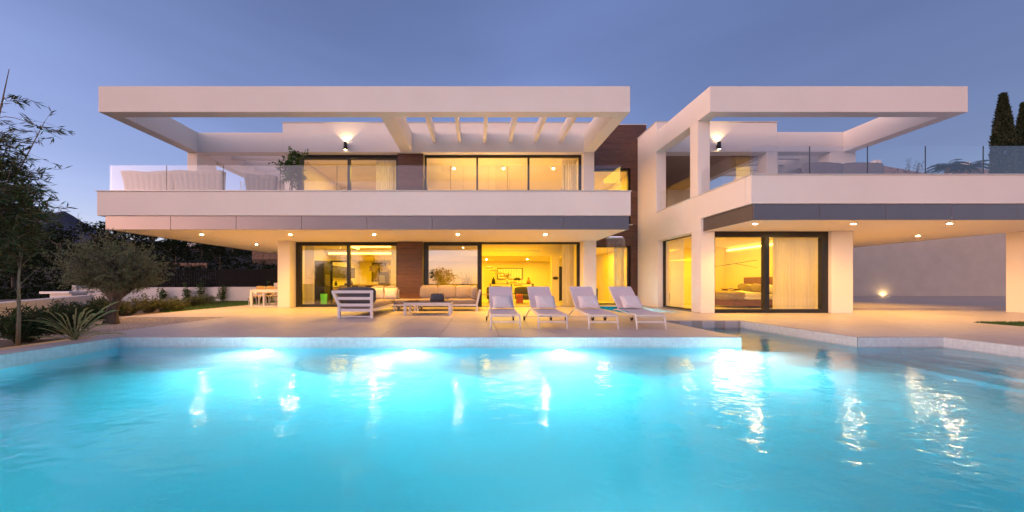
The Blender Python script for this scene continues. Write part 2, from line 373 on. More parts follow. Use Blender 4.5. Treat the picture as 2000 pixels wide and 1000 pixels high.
# --- left wing slab, parapet, cladding panels
vp('floor_slab', MB().box(-12.82, 5.22, 10.83, 14.55, S0, F2).box(-12.82, -8.2, 14.55, 20, S0, F2))
vp('parapet', B(-13.07, 5.28, YP, 10.95, P0, P1, bev=BV)); vp('parapet', B(-13.07, -12.87, 10.951, 20, P0, P1, bev=BV)); vp('parapet', B(5.08, 5.28, 10.951, 15.59, P0, P1, bev=BV))
vp('coping', B(-13.10, 5.31, YP - .03, 10.97, P1 + .001, P1 + .03, bev=.006), 'coping'); vp('coping', B(-13.10, -12.85, 10.972, 20, P1 + .001, P1 + .03), 'coping'); vp('coping', B(5.06, 5.31, 10.972, 15.59, P1 + .001, P1 + .03), 'coping')
for k in range(8):
    d = 18.06 / 8; vp('fascia_panel', B(-12.83 + k * d + .006, -12.83 + (k + 1) * d - .006, 10.79, 10.825, S0 - .012, P0 - .012, bev=.003), 'panel_metal')
for k in range(4): vp('fascia_panel', B(-12.86, -12.825, 10.83 + k * 2.29, 10.83 + (k + 1) * 2.29 - .012, S0 - .012, P0 - .012), 'panel_metal')
for k in range(2): vp('fascia_panel', B(5.225, 5.255, 10.83 + k * 1.85, 10.83 + (k + 1) * 1.85 - .012, S0 - .012, P0 - .012), 'panel_metal')
# --- left wing lower storey columns and walls
vp('column', B(-8.71, -8.18, 13.65, 14.6, 0, S0 - .001, bev=BV)); vp('column', B(4.64, 5.20, 13.65, 14.6, 0, S0 - .001, bev=BV))
vp('side_wall', B(-8.71, -8.3, 14.602, 22, 0, S0 - .002)); 
vp('far_wall', B(-9.6, -8.72, 20.3, 20.6, 0, S0 - .002), 'wood_clad')
# --- left wing upper storey
vp('roof_block', B(-8.74, 5.26, YF, 22, G0, RT - .03, bev=BV)); vp('coping', B(-8.77, 5.29, YF - .03, 22, RT - .029, RT, bev=.006), 'coping')
vp('pergola_beam', B(-13.02, 5.26, YP, 11.11, G0, G1, bev=BV)); vp('pergola_beam', B(-13.02, -12.54, 11.111, 14.049, G0, G1, bev=BV))
vp('pergola_beam', B(4.77, 5.26, 11.111, 14.049, G0, G1, bev=BV)); vp('pergola_beam', B(-3.42, -2.92, 11.111, 14.049, G0 + .002, G1, bev=BV))
vp('pergola_beam', B(-13.02, -8.741, YF, 14.49, G0, G1, bev=BV)); vp('pergola_beam', B(-13.02, -12.54, 14.491, 20, G0, G1)); 
for k in range(6): vp('pergola_slat', B(-1.99 + 1.13 * k, -1.85 + 1.13 * k, 11.112, 14.048, 7.37, G1 - .002, bev=.008))
for k in range(6): vp('pergola_slat', B(-12.539, -8.75, 15.2 + .82 * k, 15.33 + .82 * k, 7.40, G1 - .004))
vp('column', B(-13.02, -12.58, YF, 15.1, F2, G0 - .001, bev=BV)); vp('column', B(-13.02, -12.58, 19.4, 20, F2, G0 - .001))
vp('back_wall', B(-12.579, -8.75, 19.6, 20, F2, G1 - .01))
vp('side_wall', B(-8.74, -8.25, 14.2, 19.6, F2, G0 - .001)); vp('column', B(4.78, 5.26, YF, 15.58, F2, G0 - .001, bev=BV))
# --- wood cladding: one piece per plank
def planks(x0, x1, y0, y1, z0, z1, n, name='wood_plank', gap=.006):
    d = (z1 - z0) / n
    for k in range(n): vp(name, B(x0, x1, y0 - rnd.uniform(0, .003), y1, z0 + k * d + gap / 2, z0 + (k + 1) * d - gap / 2, bev=.003), 'wood_clad')
vp('clad_wall', B(-3.52, -2.46, 13.99, 14.55, .002, S0 - .002), 'frame_black'); planks(-3.56, -2.43, 13.93, 13.985, 0.005, S0 - .004, 10)
vp('clad_wall', B(-3.56, -2.48, 14.24, 14.55, F2 + .002, G0 - .002), 'frame_black'); planks(-3.6, -2.45, 14.18, 14.235, F2 + .004, G0 - .004, 10)
TY = 15.6
vp('stair_tower_wall', MB().box(5.21, 8.41, TY + .06, TY + .4, 2.96, 3.94).box(5.21, 8.41, TY + .06, TY + .4, 6.82, 8.94).box(7.67, 8.41, TY + .06, TY + .4, -.3, 2.955).box(7.67, 8.41, TY + .06, TY + .4, 3.945, 6.815), 'frame_black')
planks(5.2, 8.43, TY, TY + .055, 6.81, 8.95, 7); planks(5.2, 8.43, TY, TY + .055, 2.95, 3.95, 3); planks(7.66, 8.0, TY, TY + .055, -.25, 2.945, 11); planks(7.66, 8.0, TY, TY + .055, 3.955, 6.805, 10)
vp('coping', B(5.2, 8.46, TY - .03, TY + .45, 8.955, 8.99), 'coping')
vp('window_sill', B(5.29, 7.7, TY - .12, TY + .08, 3.952, 3.99), 'coping')
# --- right wing
XR = 8.0
vp('side_wall', B(XR, XR + .44, 13.98, TY - .001, P1 + .001, RT - .03, bev=BV)); vp('side_wall', B(XR, XR + .44, 13.85, TY - .001, 0, P1, bev=BV))
vp('side_wall', B(XR, XR + .2, 11.19, 13.849, 2.96, P1)); vp('parapet', B(XR, XR + .2, 9.331, 11.189, P0, P1)); vp('parapet', B(XR, 20.2, 9.13, 9.33, P0, P1, bev=BV)); vp('parapet', B(20.0, 20.2, 9.331, 17, P0, P1))
vp('coping', B(XR - .03, 20.23, 9.10, 9.35, P1 + .001, P1 + .03, bev=.006), 'coping'); vp('coping', B(XR - .03, XR + .22, 9.352, 13.97, P1 + .001, P1 + .03), 'coping')
vp('column', B(XR, XR + .5, 11.19, 11.69, 0, 2.959, bev=BV)); vp('column', B(XR, XR + .44, 11.34, 11.76, P1 + .031, G0 - .001, bev=BV))
vp('floor_slab', MB().box(8.12, 19.6, 9.2, 17, S0, F2).box(19.601, 20.15, 9.2, 11.7, S0, F2).box(8.201, 8.45, 11.7, 15.58, S0 + .03, F2 - .01))
for k in range(7):
    x0 = 8.09 + k * 1.94; x1 = min(x0 + 1.94, 20.15); vp('fascia_panel', B(x0 + .006, x1 - .006, 9.165, 9.199, S0 - .012, P0 - .012, bev=.003), 'panel_metal')
vp('fascia_panel', B(8.085, 8.119, 9.2, 11.185, S0 - .012, P0 - .012), 'panel_metal')
vp('column', B(12.63, 13.4, 11.15, 12.0, 0, S0 - .001, bev=BV)); vp('side_wall', B(13.1, 13.4, 12.001, 17, 0, S0 - .002)); vp('column', B(19.6, 20.1, 10.85, 11.6, 0, S0 - .001, bev=BV))
vp('roof_block', B(XR + .441, 13.42, 14.0, 20, G0, RT - .03, bev=BV)); vp('coping', B(XR - .03, 13.45, 13.95, 20, RT - .029, RT, bev=.006), 'coping')
vp('pergola_beam', B(13.421, 16.95, 14.0, 14.45, G0, G1, bev=BV))
vp('pergola_beam', B(XR, 16.87, YP, 11.1, G0, G1, bev=BV)); vp('pergola_beam', B(XR, XR + .44, 11.101, 13.979, G0, G1, bev=BV)); vp('pergola_beam', B(16.39, 16.87, 11.101, 13.999, G0, G1, bev=BV))
vp('pergola_beam', B(16.4, 16.95, 14.451, 20, G0, G1))
vp('column', B(12.97, 13.45, 14.0, 14.5, F2, G0 - .001, bev=BV)); vp('column', B(15.8, 16.95, 14.0, 14.5, F2, G0 - .001, bev=BV))
vp('back_wall', B(8.45, 11.9, 19.6, 20, F2, G0 - .001), 'porch_brown'); vp('back_wall', B(11.901, 16.4, 19.6, 20, F2, G0 - .001)); vp('porch_ceiling', B(8.45, 12.96, 14.45, 19.59, G0 - .03, G0 - .003), 'porch_brown')
for k in range(5): vp('pergola_slat', B(13.425, 16.399, 15.1 + .82 * k, 15.23 + .82 * k, 7.40, G1 - .004))
# plinth and driveway behind the right wing
struct('driveway', MB().box(13.401, 42, 12.3, 24.4, -.3, .10), 'concrete')

# ------------------------------------------------------------------ windows
def window(x0, x1, y, z0, z1, mull=(), fr=(.24, .1, .16, .12), name='window', glaze=None, depth=.14, gm='window_glass'):
    """frame as the part, panes as its sub-parts; fr = left, right, top, bottom"""
    m = MB()
    m.box(x0, x0 + fr[0], y, y + depth, z0, z1); m.box(x1 - fr[1], x1, y, y + depth, z0, z1)
    m.box(x0 + fr[0], x1 - fr[1], y, y + depth, z1 - fr[2], z1); m.box(x0 + fr[0], x1 - fr[1], y, y + depth, z0, z0 + fr[3])
    for c, w in mull: m.box(c - w / 2, c + w / 2, y - .004, y + depth, z0 + fr[3], z1 - fr[2])
    f = vp('window_frame', m, 'frame_black')
    cuts = [x0 + fr[0]] + sum([[c - w / 2, c + w / 2] for c, w in mull], []) + [x1 - fr[1]]
    for k in range(0, len(cuts), 2):
        if glaze is None or (k // 2) in glaze:
            b = B(cuts[k], cuts[k + 1], y + .06, y + .072, z0 + fr[3], z1 - fr[2]); vp('pane', b, gm, f)
    return f
window(-8.17, -3.58, 14.1, .0, S0 - .003, [(-5.81, .14)], (.22, .07, .16, .12), gm='soft_mirror')
window(-2.42, .21, 14.1, .0, S0 - .003, [], (.22, .2, .16, .12), gm='mirror_glass')
m = MB().box(.21, 4.66, 14.14, 14.24, S0 - .09, S0 - .003).box(4.52, 4.66, 14.14, 14.24, 0.0, S0 - .091); vp('door_track', m, 'frame_black')
window(-8.25, -3.62, 14.35, F2, G0 - .003, [(-5.89, .12)], (.24, .1, .18, .1))
window(-2.42, 4.77, 14.35, F2, G0 - .003, [(0.0, .08), (2.36, .08)], (.09, .09, .09, .08))
window(5.27, 7.66, TY + .1, .0, 2.945, [], (.05, .09, .07, .06)); window(5.27, 7.66, TY + .1, 3.99, 6.80, [], (.05, .09, .09, .06))
window(8.505, 12.625, 11.25, .0, S0 - .003, [(10.42, .17)], (.05, .22, .2, .13))
# side window of the right wing, seen at a slant
m = MB(); xs = 8.22
m.box(xs, xs + .1, 11.69, 11.74, .03, 2.955).box(xs, xs + .1, 13.78, 13.848, .03, 2.955).box(xs, xs + .1, 11.741, 13.779, 2.89, 2.955).box(xs, xs + .1, 11.741, 13.779, .03, .08)
f = vp('window_frame', m, 'frame_black'); vp('pane', B(xs + .04, xs + .052, 11.741, 13.779, .08, 2.89), 'window_glass', f)

# ------------------------------------------------------------------ balustrades
def rail_x(x0, x1, y, n, z0=P1 + .03, z1=5.15):
    r = vp('balustrade_channel', B(x0, x1, y - .03, y + .03, z0 + .001, z0 + .035), 'steel'); d = (x1 - x0) / n
    for k in range(n):
        vp('glass_panel', B(x0 + k * d + .006, x0 + (k + 1) * d - .006, y - .008, y + .008, z0 + .02, z1), 'rail_glass', r)
        if k: vp('joint_strip', B(x0 + k * d - .005, x0 + k * d + .005, y - .010, y + .010, z0 + .02, z1 - .002), 'frame_black', r)
def rail_y(x, y0, y1, n, z0=P1 + .03, z1=5.15):
    r = vp('balustrade_channel', B(x - .03, x + .03, y0, y1, z0 + .001, z0 + .035), 'steel'); d = (y1 - y0) / n
    for k in range(n): vp('glass_panel', B(x - .008, x + .008, y0 + k * d + .006, y0 + (k + 1) * d - .006, z0 + .02, z1), 'rail_glass', r)
rail_x(-12.74, 4.99, 10.85, 9); rail_y(-12.74, 10.89, 14.0, 2); rail_y(4.99, 10.89, 13.9, 2)
rail_x(8.10, 20.05, 9.23, 7, z1=5.11); rail_y(8.10, 9.27, 11.3, 1, z1=5.11); rail_y(8.10, 11.8, 13.9, 1, z1=5.11)

# ------------------------------------------------------------------ lamps of the house
def downlight(x, y, z, e=26, col=WARM):
    f = vp('downlight', MB().lathe([(.0, -.004), (.05, -.004)], (x, y, z), 14), 'lamp_warm'); 
    vp('trim_ring', MB().lathe([(.052, -.003), (.075, -.006), (.075, -.0005)], (x, y, z), 14), 'white_metal', f)
    light('downlight_beam', 'SPOT', (x, y, z - .02), e, col, None, (x, y, 0), .05, R(138), .8)
for px in (394, 567, 731, 894, 1065): downlight((px - 932) * 11.97 / 611, 11.97, S0, 600)
downlight(-10.58, 15.0, S0, 280); downlight(-10.58, 18.2, S0, 220)
for x, y in ((8.76, 9.86), (11.86, 9.86), (14.8, 9.8), (17.4, 12.35), (17.5, 14.9), (14.6, 12.5)): downlight(x, y, S0, 340)
def sconce(x, y, z, label):
    r = thing('wall_sconce', label, 'wall lamp', (x, y, z))
    MB().lathe([(0, -.16), (.075, -.16), (.075, .16), (0, .16)], (0, -.13, 0), 20).build('cylinder_body', 'frame_black', r)
    B(-.03, .03, -.06, -.002, -.05, .05).build('wall_bracket', 'frame_black', r)
    for s_ in (1, -1):
        MB().lathe([(0, s_ * .163), (.06, s_ * .163)], (0, -.13, 0), 16).build('lamp_lens', 'lamp_small', r)
        light('sconce_beam', 'SPOT', (x, y - .12, z + s_ * .168), 42 if s_ > 0 else 9, (1, .66, .30), None, (x, y - .08, z + s_ * 2), .01, R(100), .12)
sconce((677 - 932) * 14.05 / 611, YF, 7.17, 'black cylinder wall lamp above the left upper window')
sconce((1400 - 932) * 14.0 / 611, 14.0, 7.17, 'black cylinder wall lamp on the right wing behind the corner pillar')

# ------------------------------------------------------------------ rooms behind the glass
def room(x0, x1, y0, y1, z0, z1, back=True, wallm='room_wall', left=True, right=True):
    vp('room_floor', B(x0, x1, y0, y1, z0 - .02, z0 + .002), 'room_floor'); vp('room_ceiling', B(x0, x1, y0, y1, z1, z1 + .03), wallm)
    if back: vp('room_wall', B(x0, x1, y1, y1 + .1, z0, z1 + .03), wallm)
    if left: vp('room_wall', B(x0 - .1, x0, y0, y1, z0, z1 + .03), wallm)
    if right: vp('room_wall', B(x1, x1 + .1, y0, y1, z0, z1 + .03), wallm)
def room_lamp(x, y, z, e, sx=1.2, sy=1.2, col=YEL): light('room_light', 'AREA', (x, y, z), e, col, None, (x, y, z - 1), (sx, sy))  # area lamp without a fixture, added to light the room
def ceiling_spot(x, y, z):
    vp('ceiling_spot', MB().lathe([(.0, -.004), (.05, -.004)], (x, y, z), 12), 'lamp_warm')
# upper rooms
room(-8.2, -3.1, 14.56, 19, F2, 6.90); room(-3.0, 5.2, 14.56, 20, F2, 6.90, right=False)
# ground floor: kitchen / dining and living room, double height bulkhead at the back
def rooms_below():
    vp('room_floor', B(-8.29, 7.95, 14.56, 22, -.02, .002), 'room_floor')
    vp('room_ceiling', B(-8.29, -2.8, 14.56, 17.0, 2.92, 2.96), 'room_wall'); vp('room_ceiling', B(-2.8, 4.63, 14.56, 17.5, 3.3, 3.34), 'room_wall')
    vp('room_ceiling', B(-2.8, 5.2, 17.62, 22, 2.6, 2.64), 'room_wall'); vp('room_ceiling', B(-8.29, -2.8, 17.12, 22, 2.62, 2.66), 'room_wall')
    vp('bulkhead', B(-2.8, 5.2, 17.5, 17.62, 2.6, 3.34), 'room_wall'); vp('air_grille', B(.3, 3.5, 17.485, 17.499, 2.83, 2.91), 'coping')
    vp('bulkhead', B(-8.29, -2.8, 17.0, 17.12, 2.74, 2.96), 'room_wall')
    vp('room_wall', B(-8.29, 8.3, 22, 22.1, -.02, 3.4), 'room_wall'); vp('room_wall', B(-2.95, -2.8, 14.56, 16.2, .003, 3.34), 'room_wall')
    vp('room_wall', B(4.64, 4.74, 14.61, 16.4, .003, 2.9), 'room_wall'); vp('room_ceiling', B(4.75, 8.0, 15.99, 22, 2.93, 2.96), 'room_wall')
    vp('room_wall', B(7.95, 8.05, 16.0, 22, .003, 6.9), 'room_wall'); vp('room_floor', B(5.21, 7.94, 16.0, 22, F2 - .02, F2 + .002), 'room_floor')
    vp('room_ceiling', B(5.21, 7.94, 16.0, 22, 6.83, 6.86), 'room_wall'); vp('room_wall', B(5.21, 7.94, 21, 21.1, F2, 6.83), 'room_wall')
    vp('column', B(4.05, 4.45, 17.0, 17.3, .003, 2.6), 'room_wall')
rooms_below()
# light coves and strips, then the added area lamps of the rooms
def strip(x0, x1, y0, y1, z0, z1): return vp('light_strip', B(x0, x1, y0, y1, z0, z1), 'led_strip')
strip(-8.1, -3.1, 17.02, 17.06, 2.66, 2.735); strip(-6.3, -4.2, 15.6, 15.66, 2.86, 2.915); strip(-6.3, -6.24, 15.66, 16.6, 2.86, 2.915); strip(-4.26, -4.2, 15.66, 16.6, 2.86, 2.915)
room_lamp(-5.6, 15.8, 2.88, 125, 3.5, 1.2); room_lamp(-5.6, 19.5, 2.58, 250, 4, 2); room_lamp(1.2, 16.0, 3.25, 165, 4, 1.5); room_lamp(1.5, 19.8, 2.56, 290, 5, 2.5); room_lamp(6.5, 18.0, 2.9, 165, 2, 2)
room_lamp(-5.6, 16.5, 6.85, 140, 3, 2); room_lamp(1.2, 16.8, 6.85, 130, 5, 2.5); room_lamp(6.5, 18.2, 6.8, 90, 2, 2)
for x in (-.9, 1.4, 3.7): ceiling_spot(x * 1.1 - .2, 15.9, 6.9)
for x in (.6, 3.2): ceiling_spot(x, 20.0, 2.6)
vp('light_strip', MB().bar((5.4, 19.5, 4.3), (7.9, 19.0, 6.0), .06, .14), 'led_strip')
# bedroom in the right wing
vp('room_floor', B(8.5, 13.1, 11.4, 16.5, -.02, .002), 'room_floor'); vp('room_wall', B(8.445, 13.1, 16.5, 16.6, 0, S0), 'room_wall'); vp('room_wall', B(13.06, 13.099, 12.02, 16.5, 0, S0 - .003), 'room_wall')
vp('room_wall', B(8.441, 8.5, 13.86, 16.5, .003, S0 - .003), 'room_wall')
strip(13.0, 13.05, 12.6, 16.3, 2.74, 2.83); room_lamp(10.8, 14.2, 2.86, 190, 2.5, 2.5); vp('wardrobe', B(8.52, 9.4, 16.2, 16.48, .003, 2.6), 'wood_oak')
def shelf_lamp(x, y, z, e): light('lamp_light', 'POINT', (x, y, z), e, YEL, None, None, .06)

# ------------------------------------------------------------------ curtains
mat('curtain', (0.80, 0.77, 0.70), 0.9, 0.03, 3, trans=.3)
def sheer(name):
    m, n, l, b = new_mat(name); b.inputs['Base Color'].default_value = (.80, .76, .68, 1); b.inputs['Roughness'].default_value = .9
    no = n.new('ShaderNodeTexNoise'); no.inputs['Scale'].default_value = 300
    tl = n.new('ShaderNodeBsdfTranslucent'); tl.inputs[0].default_value = (.80, .76, .68, 1); mx = n.new('ShaderNodeMixShader'); mx.inputs[0].default_value = .55
    l.new(b.outputs[0], mx.inputs[1]); l.new(tl.outputs[0], mx.inputs[2]); l.new(mx.outputs[0], n['Material Output'].inputs['Surface']); return m
sheer('sheer')
def curtain(x0, x1, y0, y1, z0, z1, label, folds=9, amp=.05, seed=1):
    rr = random.Random(seed); a = Vector((x0, y0, 0)); b = Vector((x1, y1, 0)); d = b - a; nrm = Vector((-d.y, d.x, 0)).normalized()
    n_ = folds * 8; m = MB(); vs = []
    ph = [rr.uniform(-.5, .5) for _ in range(n_ + 1)]
    for k in range(5):
        z = z0 + (z1 - z0) * k / 4; sp = 1.0 + .25 * (1 - k / 4)
        for i in range(n_ + 1):
            t = i / n_; w = amp * sp * (math.sin(t * folds * 2 * math.pi + .6 * math.sin(7 * t)) + .3 * math.sin(t * folds * 5.1 + k * .2))
            p = a + d * t + nrm * w; vs.append((p.x, p.y, z))
    fs = [(k * (n_ + 1) + i, k * (n_ + 1) + i + 1, (k + 1) * (n_ + 1) + i + 1, (k + 1) * (n_ + 1) + i) for k in range(4) for i in range(n_)]
    m.add(vs, fs, True); r = thing('curtain', label, 'curtain', ((x0 + x1) / 2, (y0 + y1) / 2, z0))
    m.build('cloth', 'sheer', r, world=True); MB().tube([(x0, y0, z1 + .012), (x1, y1, z1 + .012)], .012).build('rod', 'white_metal', r, world=True)
    return r
curtain(3.95, 4.5, 14.55, 14.5, .02, 3.1, 'pale floor length curtain inside the open living room doorway', 8)
curtain(-8.0, -7.55, 14.5, 14.5, .02, 2.88, 'yellow lit curtain at the left end of the kitchen window', 6, seed=2)
curtain(-4.0, -3.65, 14.5, 14.5, .02, 2.88, 'narrow curtain at the kitchen window beside the wood panel', 5, seed=3)
curtain(-4.75, -3.75, 14.72, 14.72, F2 + .02, 6.84, 'pale curtain in the upper left room', 9, seed=4)
curtain(4.0, 4.68, 14.72, 14.72, F2 + .02, 6.84, 'pale curtain at the right end of the wide upper window', 7, seed=5)
curtain(10.95, 12.45, 11.55, 11.55, .02, 2.88, 'wide sheer curtain over the right bedroom pane', 13, seed=6)
curtain(8.42, 8.42, 13.7, 12.75, .02, 2.85, 'sheer curtain in the narrow side window of the right wing', 7, .03, seed=7)
curtain(7.0, 7.5, 16.0, 16.0, .02, 2.88, 'curtain in the narrow window behind the waterfall', 6, seed=8)

# ------------------------------------------------------------------ room furniture
mat('charcoal', (.035, .032, .032), .6, .1, 8); mat('black_vase', (.012, .011, .011), .3, .1, 8); mat('orange_glaze', (.55, .20, .06), .35, .15, 8)
mat('rust_throw', (.42, .10, .03), .95, .2, 20, .4, 90); mat('olive_fabric', (.10, .085, .035), .9, .15, 20); mat('linen', (.74, .70, .62), .95, .05, 8, .2, 120)
mat('taupe_linen', (.30, .23, .18), .95, .08, 8, .2, 120); mat('headboard', (.22, .10, .05), .8, .1, 6); mat('cabinet', (.085, .075, .06), .5, .06, 4); mat('red_bloom', (.30, .04, .03), .8, .3, 20)
glow('green_glow', (.10, .45, .04), .45)
leafmat('leaf_green', (.035, .085, .018), (.07, .14, .03)); leafmat('leaf_dark', (.018, .040, .012), (.04, .07, .02))
t = thing('console_table', 'black metal console table against the living room back wall', 'console table', (2.1, 19.2, 0))
def frame_table(t, w, d, h, th, m='frame_black', topm=None, top_t=.03):
    for sx in (-1, 1):
        for sy in (-1, 1): B(sx * (w / 2 - th), sx * w / 2, sy * (d / 2 - th), sy * d / 2, 0, h - top_t).build('leg', m, t)
    B(-w / 2, w / 2, -d / 2, d / 2, h - top_t + .001, h).build('table_top', topm or m, t)
frame_table(t, 2.65, .42, 1.05, .045); B(-1.29, 1.29, -.2, .2, .42, .45).build('shelf', 'frame_black', t); B(-.02, .02, -.2, .2, .451, 1.018).build('divider', 'frame_black', t)
def lathe_thing(name, label, cat, loc, prof, m, group=None):
    r = thing(name, label, cat, loc, group=group); MB().lathe(prof, seg=18).build('body', m, r); return r
lathe_thing('bottle_vase', 'black bottle vase at the left end of the console table', 'vase', (1.0, 19.2, 1.05), [(0, 0), (.11, .0), (.12, .12), (.1, .25), (.045, .32), (.05, .38), (0, .38)], 'black_vase')
lathe_thing('round_vase', 'orange gourd shaped vase at the right end of the console table', 'vase', (3.15, 19.2, 1.05), [(0, 0), (.1, 0), (.14, .1), (.1, .2), (.05, .26), (.07, .33), (.04, .4), (0, .4)], 'orange_glaze')
lathe_thing('small_vase', 'small dark vase on the shelf of the console table', 'vase', (2.95, 19.2, .45), [(0, 0), (.08, 0), (.1, .18), (.06, .3), (0, .33)], 'black_vase')
def bloom_vase(loc, label, h=.75, n_=60, seed=2, m='leaf_dark', vase_h=.3, spread=.28):
    r = thing('flower_vase', label, 'vase', loc); rr = random.Random(seed)
    MB().lathe([(0, 0), (.06, 0), (.075, vase_h * .6), (.05, vase_h), (.045, vase_h), (.05, .02), (0, .02)], seg=14).build('vase', 'white_metal', r)
    s = MB(); lf = MB(); fl = MB()
    for k in range(11):
        a = rr.uniform(0, 6.28); q = Vector((math.cos(a), math.sin(a), 0)) * rr.uniform(.05, spread); e = q + Vector((0, 0, vase_h + rr.uniform(.3, 1) * (h - vase_h)))
        s.tube([(0, 0, .05), q * .3 + Vector((0, 0, vase_h)), e], .006, 4)
        for _ in range(6):
            c = e + Vector((rr.gauss(0, .05), rr.gauss(0, .05), rr.gauss(-.04, .06)))
            u = Vector((rr.gauss(0, 1), rr.gauss(0, 1), rr.gauss(0, .6))).normalized(); w_ = u.orthogonal().normalized()
            (fl if rr.random() < .35 else lf).add([c, c + u * .05 + w_ * .025, c + u * .1, c + u * .05 - w_ * .025], [(0, 1, 2, 3)])
    s.build('stems', 'leaf_dark', r, kind='stuff'); lf.build('foliage', m, r, kind='stuff'); fl.build('blossom', 'red_bloom', r, kind='stuff'); return r
bloom_vase((1.85, 19.2, 1.05), 'vase of dark red flowers on the console table')
t = thing('table_lamp', 'dark domed table lamp on the console table', 'table lamp', (2.45, 19.2, 1.05))
MB().lathe([(0, 0), (.08, 0), (.08, .02), (.015, .03), (.015, .26), (0, .26)], seg=16).build('stem', 'white_metal', t); MB().lathe([(.19, .2), (.2, .24), (.17, .34), (.08, .38), (0, .385)], seg=18).build('lamp_shade', 'charcoal', t); shelf_lamp(2.45, 19.2, 1.26, 5)
t = thing('armchair', 'low olive armchair with an orange throw behind the loungers', 'armchair', (2.55, 16.6, 0))
MB().cushion(-.5, .5, -.42, .42, .22, .46).build('seat', 'olive_fabric', t); MB().cushion(-.5, .5, .3, .5, .4, .85).build('backrest', 'olive_fabric', t)
for sx in (-.42, .42):
    for sy in (-.35, .35): MB().tube([(sx, sy, 0), (sx * .95, sy * .95, .23)], .014).build('leg', 'frame_black', t)
t = thing('throw_blanket', 'rust orange throw draped over the olive armchair', 'throw', (2.3, 16.4, .48)); m = MB(); n_ = 10; vs = []
for i in range(n_ + 1):
    for j in range(7):
        u = i / n_; x = -.25 + .06 * j - .12 * u; y = .3 - .85 * min(u, .6) / .6; z = .02 if u < .6 else .02 - (u - .6) * 1.1
        vs.append((x + .02 * math.sin(9 * u + j), y - .03 * (u > .6) - .02 * math.sin(j * 1.7), z + .015 * math.sin(j * 2.1 + u * 5)))
m.add(vs, [(i * 7 + j, i * 7 + j + 1, (i + 1) * 7 + j + 1, (i + 1) * 7 + j) for i in range(n_) for j in range(6)], True); m.build('cloth', 'rust_throw', t)
t = thing('club_chair', 'rounded dark armchair just inside the living room door frame', 'armchair', (1.05, 17.2, .003)); MB().cushion(-.4, .4, -.38, .38, .18, .44, .02, seed=41).build('seat', 'olive_fabric', t)
for sx in (-1, 1): MB().cushion(sx * .44 - .07, sx * .44 + .07, -.38, .4, .2, .66, .02, seed=42).build('armrest', 'olive_fabric', t)
MB().cushion(-.5, .5, .3, .46, .25, .88, .03, seed=43).build('backrest', 'olive_fabric', t); B(-.42, .42, -.34, .4, 0, .18).build('base', 'charcoal', t)
t = thing('wall_picture', 'wide framed picture above the console table', 'picture', (2.3, 21.98, 1.35)); B(-.9, .9, -.04, 0, 0, .8).build('frame', 'frame_black', t); B(-.85, .85, -.046, -.041, .05, .75).build('canvas', 'linen', t)
t = thing('side_table', 'small wooden side table inside the living room doorway', 'side table', (.42, 16.3, 0)); frame_table(t, .55, .5, .5, .03, 'frame_black', 'wood_oak')
t = thing('wall_art', 'small dark oval plaque on the yellow living room column', 'wall ornament', (4.25, 16.99, 1.35)); MB().lathe([(0, 0), (.16, 0), (.15, .03), (0, .035)], seg=16).xf(Matrix.Rotation(R(90), 4, 'X') @ Matrix.Diagonal((1, .5, 1, 1))).build('plaque', 'charcoal', t)
t = thing('hall_cabinet', 'tall dark cabinet seen between the column and the curtain', 'cabinet', (5.0, 19.4, 0)); B(-.35, .45, -.2, .2, 0, 2.1).build('carcass', 'charcoal', t); B(-.34, .44, -.22, -.201, .02, 2.08).build('door', 'black_vase', t)
# stairs behind the console
t = thing('staircase', 'white open staircase climbing to the left in the living room', 'staircase', (1.2, 20.6, 0))
for k in range(7): B(1.3 - .32 * k, 1.75 - .32 * k, -.2, .75, .9 + .2 * k, .98 + .2 * k).build('tread', 'wood_oak', t)
for k in range(14): MB().tube([(1.7 - .17 * k, -.15, 1.0 if k < 3 else .98 + .2 * ((k - 1) // 2)), (1.7 - .17 * k, -.15, 2.0)], .01, 5).build('baluster', 'taupe_linen', t)
# kitchen
t = thing('kitchen_units', 'grey kitchen wall units with built in oven', 'kitchen units', (-4.6, 21.2, 0.003))
B(-1.5, 1.6, -.3, .5, 0, .9).build('base_cabinet', 'cabinet', t); B(-1.5, 1.6, -.33, .5, .901, .94).build('worktop', 'linen', t); B(-1.2, .5, 0, .5, 1.4, 2.0).build('wall_cabinet', 'cabinet', t); B(.6, 1.6, 0, .5, 1.4, 2.0).build('wall_cabinet', 'cabinet', t); B(-2.0, -1.51, -.3, .5, 0, 2.1).build('oven', 'black_vase', t); B(-1.95, -1.56, -.315, -.301, 1.1, 1.6).build('oven_door', 'steel', t)
t = thing('kitchen_units', 'run of grey kitchen cabinets along the side wall behind the green planter', 'kitchen units', (-7.95, 18.4, .003))
B(-.32, .30, -1.9, 2.2, 0, .88).build('base_cabinet', 'cabinet', t); B(-.32, .33, -1.9, 2.2, .881, .92).build('worktop', 'linen', t); B(-.32, .02, -1.5, .1, 1.4, 2.05).build('wall_cabinet', 'cabinet', t); B(-.32, .02, .12, 1.9, 1.4, 2.05).build('wall_cabinet', 'charcoal', t)
B(-.32, .30, -2.75, -1.92, 0, 2.2).build('oven_tower', 'charcoal', t); B(.301, .315, -2.65, -2.02, .95, 1.5).build('oven_door', 'steel', t)
for k in range(5): B(.301, .312, -1.88 + .81 * k, -1.10 + .81 * k, .06, .84).build('cabinet_door', 'taupe_linen', t)
for k, (y, h, lb) in enumerate(((-.9, .28, 'tall jar on the side wall worktop'), (.4, .2, 'short jar on the side wall worktop'), (1.3, .34, 'bottle on the far end of the side wall worktop'))): lathe_thing('kitchen_jar', lb, 'jar', (-7.9, 18.4 + y, .923), [(0, 0), (.07, 0), (.08, h * .6), (.03, h * .8), (.035, h), (0, h)], 'black_vase', 'jars on the kitchen worktop')
